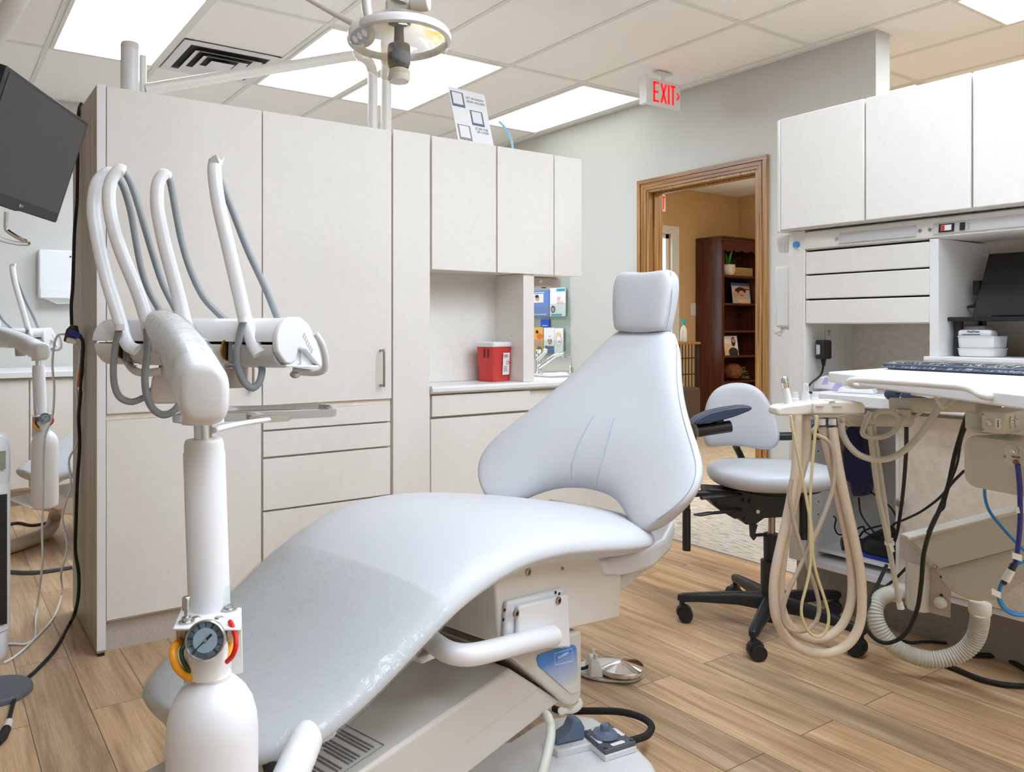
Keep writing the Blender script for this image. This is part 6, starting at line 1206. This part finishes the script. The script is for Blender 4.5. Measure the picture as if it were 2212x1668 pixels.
M().loft([[wp(2194, 985)+d_*(.026*x)+V(0, 0, .026*y)+n_*z for x, y in [(math.copysign(abs(math.cos(a))**.6, math.cos(a)), math.copysign(abs(math.sin(a))**.6, math.sin(a))) for a in [2*math.pi*i/24 for i in range(24)]]] for z in (0, .0015)]).build('control_plate', 'gelc', pbx)
M().lathe([(.007, 0), (.007, .008), (.0055, .009), (.0055, .016), (0, .017)], wp(2197, 974), n_, 20).build('knob', 'chrome', pbx); M().lathe([(.006, 0), (.006, .006), (.004, .01)], wp(2197, 998), n_, 16).build('connector', 'brass', pbx); M().ball(wp(2172, 986), .004, (1, 1, 1)).build('screw', 'nickel', pbx)
text('lettering', 'WATER', .006, wp(2196, 987.5)+n_*.002, d_, V(0, 0, 1), 'dark', pbx, .0003)
M().lathe([(.026, 0), (.026, .012)], PD(2120, 934, 2.06), (0, 0, 1), 24).build('flange', 'greyp', pbx)
hose('grey ribbed hose hanging in a wide curve from the holder up to the table', [(1818, 914), (1820, 935), (1832, 960), (1855, 982), (1888, 993), (1922, 990), (1955, 972), (1985, 942), (2010, 908), (2032, 875), (2052, 852), (2075, 846)], .0085, 'hosew', 2.03, 2.0, ribs=.004)
hose('grey hose tied in a small round loop over the lower swing arm tube', [(1880, 890), (1873, 905), (1864, 928), (1866, 940), (1882, 945), (1910, 943), (1932, 930), (1941, 912), (1934, 896), (1915, 888), (1895, 892), (1884, 902)], .0068, 'hosew', 2.06, 2.06)
hose('pair of pale grey tubes hanging to a white tip beside the beige door, front one', [(1877, 919), (1886, 990), (1897, 1070), (1910, 1130), (1920, 1180), (1930, 1235), (1943, 1305)], [.0065, .0065, .0065, .0065, .0066, .0066, .0062], 'hosew', 2.06, 2.12)
hose('second pale grey tube beside the first, ending at the white tie', [(1886, 919), (1896, 985), (1907, 1060), (1915, 1120), (1921, 1178)], .0065, 'hosew', 2.08, 2.1)
t = M().cyl(PD(1943, 1300, 2.12), PD(1946, 1315, 2.12), .008, .009, n=14).build('tube_tip', 'whitep'); lab(t, 'white end tip on the hanging pale grey tube', 'tube tip')
t = thing('cable_tie', 'white plastic tie around the two pale grey tubes', 'cable tie', PD(1921, 1172, 2.09)); M().cyl(PD(1921, 1170, 2.10), PD(1922, 1177, 2.10), .012, n=14).build('band', 'whitep', t); M().obox(PD(1926, 1183, 2.085), RT*.0035+V(0, 0, -.012), RT*.0045+V(0, 0, .0015), FW*.001).build('tail', 'whitep', t)
t = thing('button_box', 'small putty box with chrome button hanging under the white table front', 'switch', PD(1988, 846, 1.9)); M().obox(PD(1988, 846, 1.9), RT*.018, FW*.01, V(0, 0, .0095)).build('box', 'gelc', t, bev=.002); M().lathe([(.007, 0), (.007, .002), (.0045, .003), (.0045, .006), (0, .007)], PD(1987, 846, 1.889), -FW, 18).build('button', 'chrome', t); M().tube([PD(2005, 846, 1.9), PD(2018, 852, 1.9), PD(2026, 868, 1.92), PD(2038, 880, 1.94), PD(2055, 868, 1.96), PD(2075, 852, 1.98), PD(2085, 846, 2.0)], .0042).build('cord', 'hosew', t)
hose('thin pale tubes running back from the swing arm joint to the cupboard', [(1968, 905), (1985, 895), (2000, 884), (2012, 876)], .0035, 'hosey', 2.16, 2.5)
# waste trough on the right
DB = 2.36
tr = thing('waste_trough', 'putty grey tapered trough with grey ribbed drain hose below, right edge', 'trough', PD(2110, 1300, DB))
def tq(u, v, o=0): return PD(u, v, 2.47-(u-1965)*.0011+o)
M().prism([tq(u, v) for u, v in ((1966, 1163), (1990, 1158), (2260, 1092), (2260, 1168), (2028, 1231), (2012, 1212), (1998, 1195))], FW*.06).build('upper_panel', 'greyp', tr, bev=.004)
M().tube([tq(1964, 1164, -.004), tq(2110, 1128, -.006), tq(2260, 1091, -.006)], .006, n=10, sub=1).build('rim', 'gelc', tr)
b = M(); lo = [(2034, 1230), (2260, 1168), (2260, 1245), (2212, 1262), (2175, 1288), (2150, 1300), (2118, 1302), (2092, 1297), (2070, 1282), (2052, 1262)]
b.prism([tq(u, v, .012) for u, v in lo], FW*.09); b.build('bowl', 'greyp', tr, bev=.016, seg=3)
br_ = M().prism([tq(u, v, .03) for u, v in ((1963, 1205), (2052, 1232), (2056, 1250), (2054, 1336), (1962, 1312))], FW*.02).build('bracket_plate', 'toe', tr, bev=.003)
M().cyl(tq(1985, 1316, .03), tq(1985, 1218, .03), .033, n=24).build('hinge_post', 'greyp', tr); M().prism([tq(u, v, .02) for u, v in ((1968, 1168), (1999, 1196), (2012, 1212), (2020, 1228), (1968, 1218))], FW*.06).build('hinge_head', 'toe', tr)
M().ball(tq(2032, 1302, .02), .018, (1, 1, 1)).build('knob', 'gelc', tr); M().ball(tq(2018, 1225, -.004), .007).build('screw', 'nickel', tr)
for v in (1246, 1286): M().ball(tq(2033, v, .028), .004).build('screw', 'dark', tr)
M().lathe([(.028, 0), (.030, .005), (.030, .03), (.027, .034)], tq(2117, 1326, .06), (0, 0, 1), 24).build('drain_collar', 'gelc', tr)
hose('thick pale grey ribbed drain hose curving over the floor below the trough', [(2117, 1322), (2116, 1345), (2107, 1378), (2086, 1404), (2052, 1420), (2010, 1425), (1965, 1414), (1925, 1390), (1900, 1358), (1890, 1325), (1897, 1298), (1915, 1285), (1936, 1280)], [.027]*9+[.026, .025, .025, .024], 'hosew', 2.42, 2.62, ribs=.0047, n=18)
t = M().cyl(PD(1930, 1282, 2.60), PD(1946, 1276, 2.75), .027, n=22).build('pipe_coupling', 'greyp'); lab(t, 'grey pipe coupling joining the ribbed drain hose to the plinth', 'coupling')
K_ = lambda lb, pts, r=.0052: cord('cable', lb, [PD(*p) for p in pts], r, 'blackm')
K_('black cable hanging along the beige door and looping before the plinth', [(2092, 888, 2.12), (2078, 930, 2.2), (2062, 985, 2.25), (2048, 1050, 2.3), (2030, 1100, 2.3), (2008, 1150, 2.28), (1995, 1200, 2.26), (1990, 1260, 2.28), (1980, 1320, 2.34), (1955, 1370, 2.42), (1920, 1389, 2.46), (1890, 1380, 2.48), (1869, 1350, 2.5), (1870, 1320, 2.55), (1890, 1275, 2.62), (1915, 1222, 2.75)], .0062)
K_('thinner black cable twisted round the hanging one beside the beige door', [(2100, 895, 2.12), (2078, 945, 2.2), (2068, 1000, 2.24), (2052, 1045, 2.28), (2042, 1080, 2.3), (2038, 1098, 2.3), (2020, 1115, 2.3), (2003, 1152, 2.3)], .0035)
K_('black cable sweeping left from the table across the beige door into the open cabinet', [(2082, 1018, 2.2), (2060, 1040, 2.3), (2030, 1075, 2.45), (1990, 1105, 2.6), (1955, 1122, 2.75), (1932, 1132, 2.82), (1920, 1150, 2.86)], .004)
K_('straight black cable dropping beside the round steel knob into the cabinet', [(1958, 922, 2.18), (1957, 980, 2.3), (1952, 1050, 2.5), (1946, 1100, 2.65), (1938, 1150, 2.75), (1928, 1180, 2.8)], .0055)
K_('black cable running from the open cabinet shelf edge down to the ribbed hose', [(1962, 1222, 2.66), (1940, 1245, 2.7), (1920, 1262, 2.72), (1896, 1280, 2.7)], .0045)
fz = .006
t = cord('cable', 'thin black cable lying along the plinth behind the ribbed hose', [PD(1902, 1330, 2.7), PZ(1905, 1352, fz), PZ(1935, 1377, fz), PZ(1965, 1388, fz), PZ(2000, 1386, fz), PZ(2050, 1390, fz), PZ(2085, 1398, fz)], .0045, 'blackm')
t = cord('cable', 'thick black cable looping on the floor at the lower right behind the ribbed hose', [PZ(2100, 1415, .01), PZ(2150, 1418, .01), PZ(2190, 1432, .01), PZ(2240, 1465, .01), PZ(2230, 1480, .01), PZ(2180, 1480, .01), PZ(2120, 1468, .01), PZ(2065, 1445, .01), PZ(2030, 1432, .01)], .008, 'blackm')
# blue water tubes
hose('dark blue water tube dropping from the utility box connector at the right edge', [(2198, 1003), (2202, 1040), (2204, 1090), (2203, 1140), (2198, 1190), (2192, 1222)], .0058, 'blue', 1.86, 1.9)
hose('bright blue coiled water tube hanging with white tags at the right edge', [(2192, 1225), (2172, 1250), (2160, 1272), (2157, 1292), (2166, 1312), (2185, 1326), (2215, 1330), (2250, 1325), (2260, 1270), (2230, 1222), (2205, 1215), (2180, 1238), (2163, 1262), (2159, 1288), (2170, 1312), (2192, 1324), (2230, 1326)], .0042, 'lblue', 1.9, 1.92)
hose('thin blue tube coming out from under the utility box and crossing the trough', [(2127, 1045), (2128, 1075), (2138, 1105), (2165, 1140), (2195, 1172), (2240, 1215)], .004, 'lblue', 2.1, 1.95)
t = thing('inline_fitting', 'white inline fitting with black ends on the blue water tube, right edge', 'fitting', PD(2178, 1245, 1.88)); M().tube([PD(2190, 1220, 1.885), PD(2184, 1232, 1.88)], .0075, n=12).build('clamp', 'black', t); M().tube([PD(2184, 1232, 1.88), PD(2171, 1256, 1.88)], .0095, n=12).build('body', 'whitep', t); M().tube([PD(2171, 1255, 1.88), PD(2166, 1262, 1.88)], .0065, n=12).build('clamp', 'black', t)
for lb, u, v, a in (('white tag on the dark blue tube near the trough rim', 2206, 1102, 0), ('white tag just above the inline fitting on the dark blue tube', 2197, 1203, .3), ('slanted white tag on the bright blue coil', 2152, 1282, .45)): t = M().obox(PD(u, v, 1.875), RT*.012*math.cos(a)+V(0, 0, -.012*math.sin(a)), V(0, 0, .0075), FW*.0006).build('tag', 'paper'); lab(t, lb, 'tag')
# ------------------------------------------------------------------ bay behind, at the left
t = thing('paper_towel_dispenser', 'white paper towel dispenser on the rear wall of the next bay', 'dispenser', PY(117, 655, YB)); a, c = PY(80, 540, YB), PY(160, 655, YB)
M().box(a.x, a.x+.30, YB-.10, YB, c.z+.03, a.z).build('casing', 'white', t, bev=.012, seg=3); M().box(a.x+.01, a.x+.29, YB-.105, YB-.098, c.z+.03, c.z+.10).build('lower_lip', 'white', t, bev=.004)
M().cyl((a.x+.2, YB-.101, a.z-.045), (a.x+.2, YB-.105, a.z-.045), .006, n=10).build('lock', 'dark', t); M().prism([V(a.x+.02, YB-.06, c.z+.035), V(a.x+.28, YB-.06, c.z+.035), V(a.x+.20, YB-.06, c.z-.005), V(a.x+.12, YB-.06, c.z-.01)], V(0, .004, 0)).build('towel', 'paper', t)
yb0 = 5.58
t = thing('rear_base_cabinet', 'cream base cabinets with white worktop along the rear wall of the next bay', 'cabinet', (.2, 5.9, 0))
M().box(-1.6, 1.6, yb0+.02, YB-.002, .1, .80).build('body', 'lam', t); M().box(-1.6, 1.6, yb0-.02, YB-.002, .805, .845).build('worktop', 'edge', t, bev=.004); M().box(-1.6, 1.6, yb0+.07, YB-.05, 0, .1).build('toe_kick', 'toe', t)
for k in range(6): x = -1.58+.53*k; M().box(x, x+.52, yb0, yb0+.02, .115, .79).build('door', 'lam', t, bev=.002)
# the dental chair and delivery unit of the next bay: copies of the near ones
def recopy(root, loc, rz, label, skip=()):
    r = root.copy(); C.objects.link(r); r.location = loc; r.rotation_euler = (0, 0, rz); r['label'] = label
    def kids(src, dst):
        for ch_ in list(src.children):
            n_ = ch_.name.split('.')[0]
            if n_ in skip: continue
            k = ch_.copy(); C.objects.link(k); k.parent = dst; k.matrix_parent_inverse = ch_.matrix_parent_inverse.copy(); kids(ch_, k)
    kids(root, r); return r
recopy(chair, chair.location+V(.05, 3.10, -.06), 0, 'second grey-blue dental chair in the next bay, only its foot end showing', ('support_tube', 'sheet_border', 'printed_lines'))
dl = V(.425, 4.03, deliv.location.z-.02)
for o in (recopy(deliv, dl, math.radians(24), 'second white delivery unit in the next bay, behind the hanging cords', ()),): pass
t = M().tube([PZ(128, 1085, .30), PZ(120, 1110, .12), PZ(110, 1140, .045), PZ(85, 1158, .035), PZ(50, 1172, .035), PZ(20, 1182, .035), PZ(-30, 1195, .035)], .034, n=16).build('floor_duct', 'hosek'); lab(t, 'thick taupe hose lying on the wood floor of the next bay', 'hose')
cord('cable', 'black cable on the floor of the next bay behind the rear bottle', [PZ(108, 1128, .012), PZ(70, 1135, .008), PZ(40, 1130, .008), PZ(10, 1135, .008)], .008, 'blackm')
t = M().tube([PZ(20, 1236, .008), PZ(60, 1238, .008), PZ(100, 1235, .008), PZ(156, 1226, .008)], .011, n=10, flat=.6, up=(0, 0, 1)).build('floor_cable_cover', 'slate'); lab(t, 'dark flat cable cover strip across the floor of the next bay', 'cable cover')
# ------------------------------------------------------------------ origins of single-mesh things at their base
for o in list(SC.objects):
    if o.type == 'MESH' and o.parent is None and o.get('kind') != 'structure':
        co = [v.co for v in o.data.vertices]; lo = Vector((min(c.x for c in co), min(c.y for c in co), min(c.z for c in co))); hi = Vector((max(c.x for c in co), max(c.y for c in co), max(c.z for c in co)))
        q = Vector(((lo.x+hi.x)/2, (lo.y+hi.y)/2, lo.z)); o.data.transform(Matrix.Translation(-q)); o.location = q
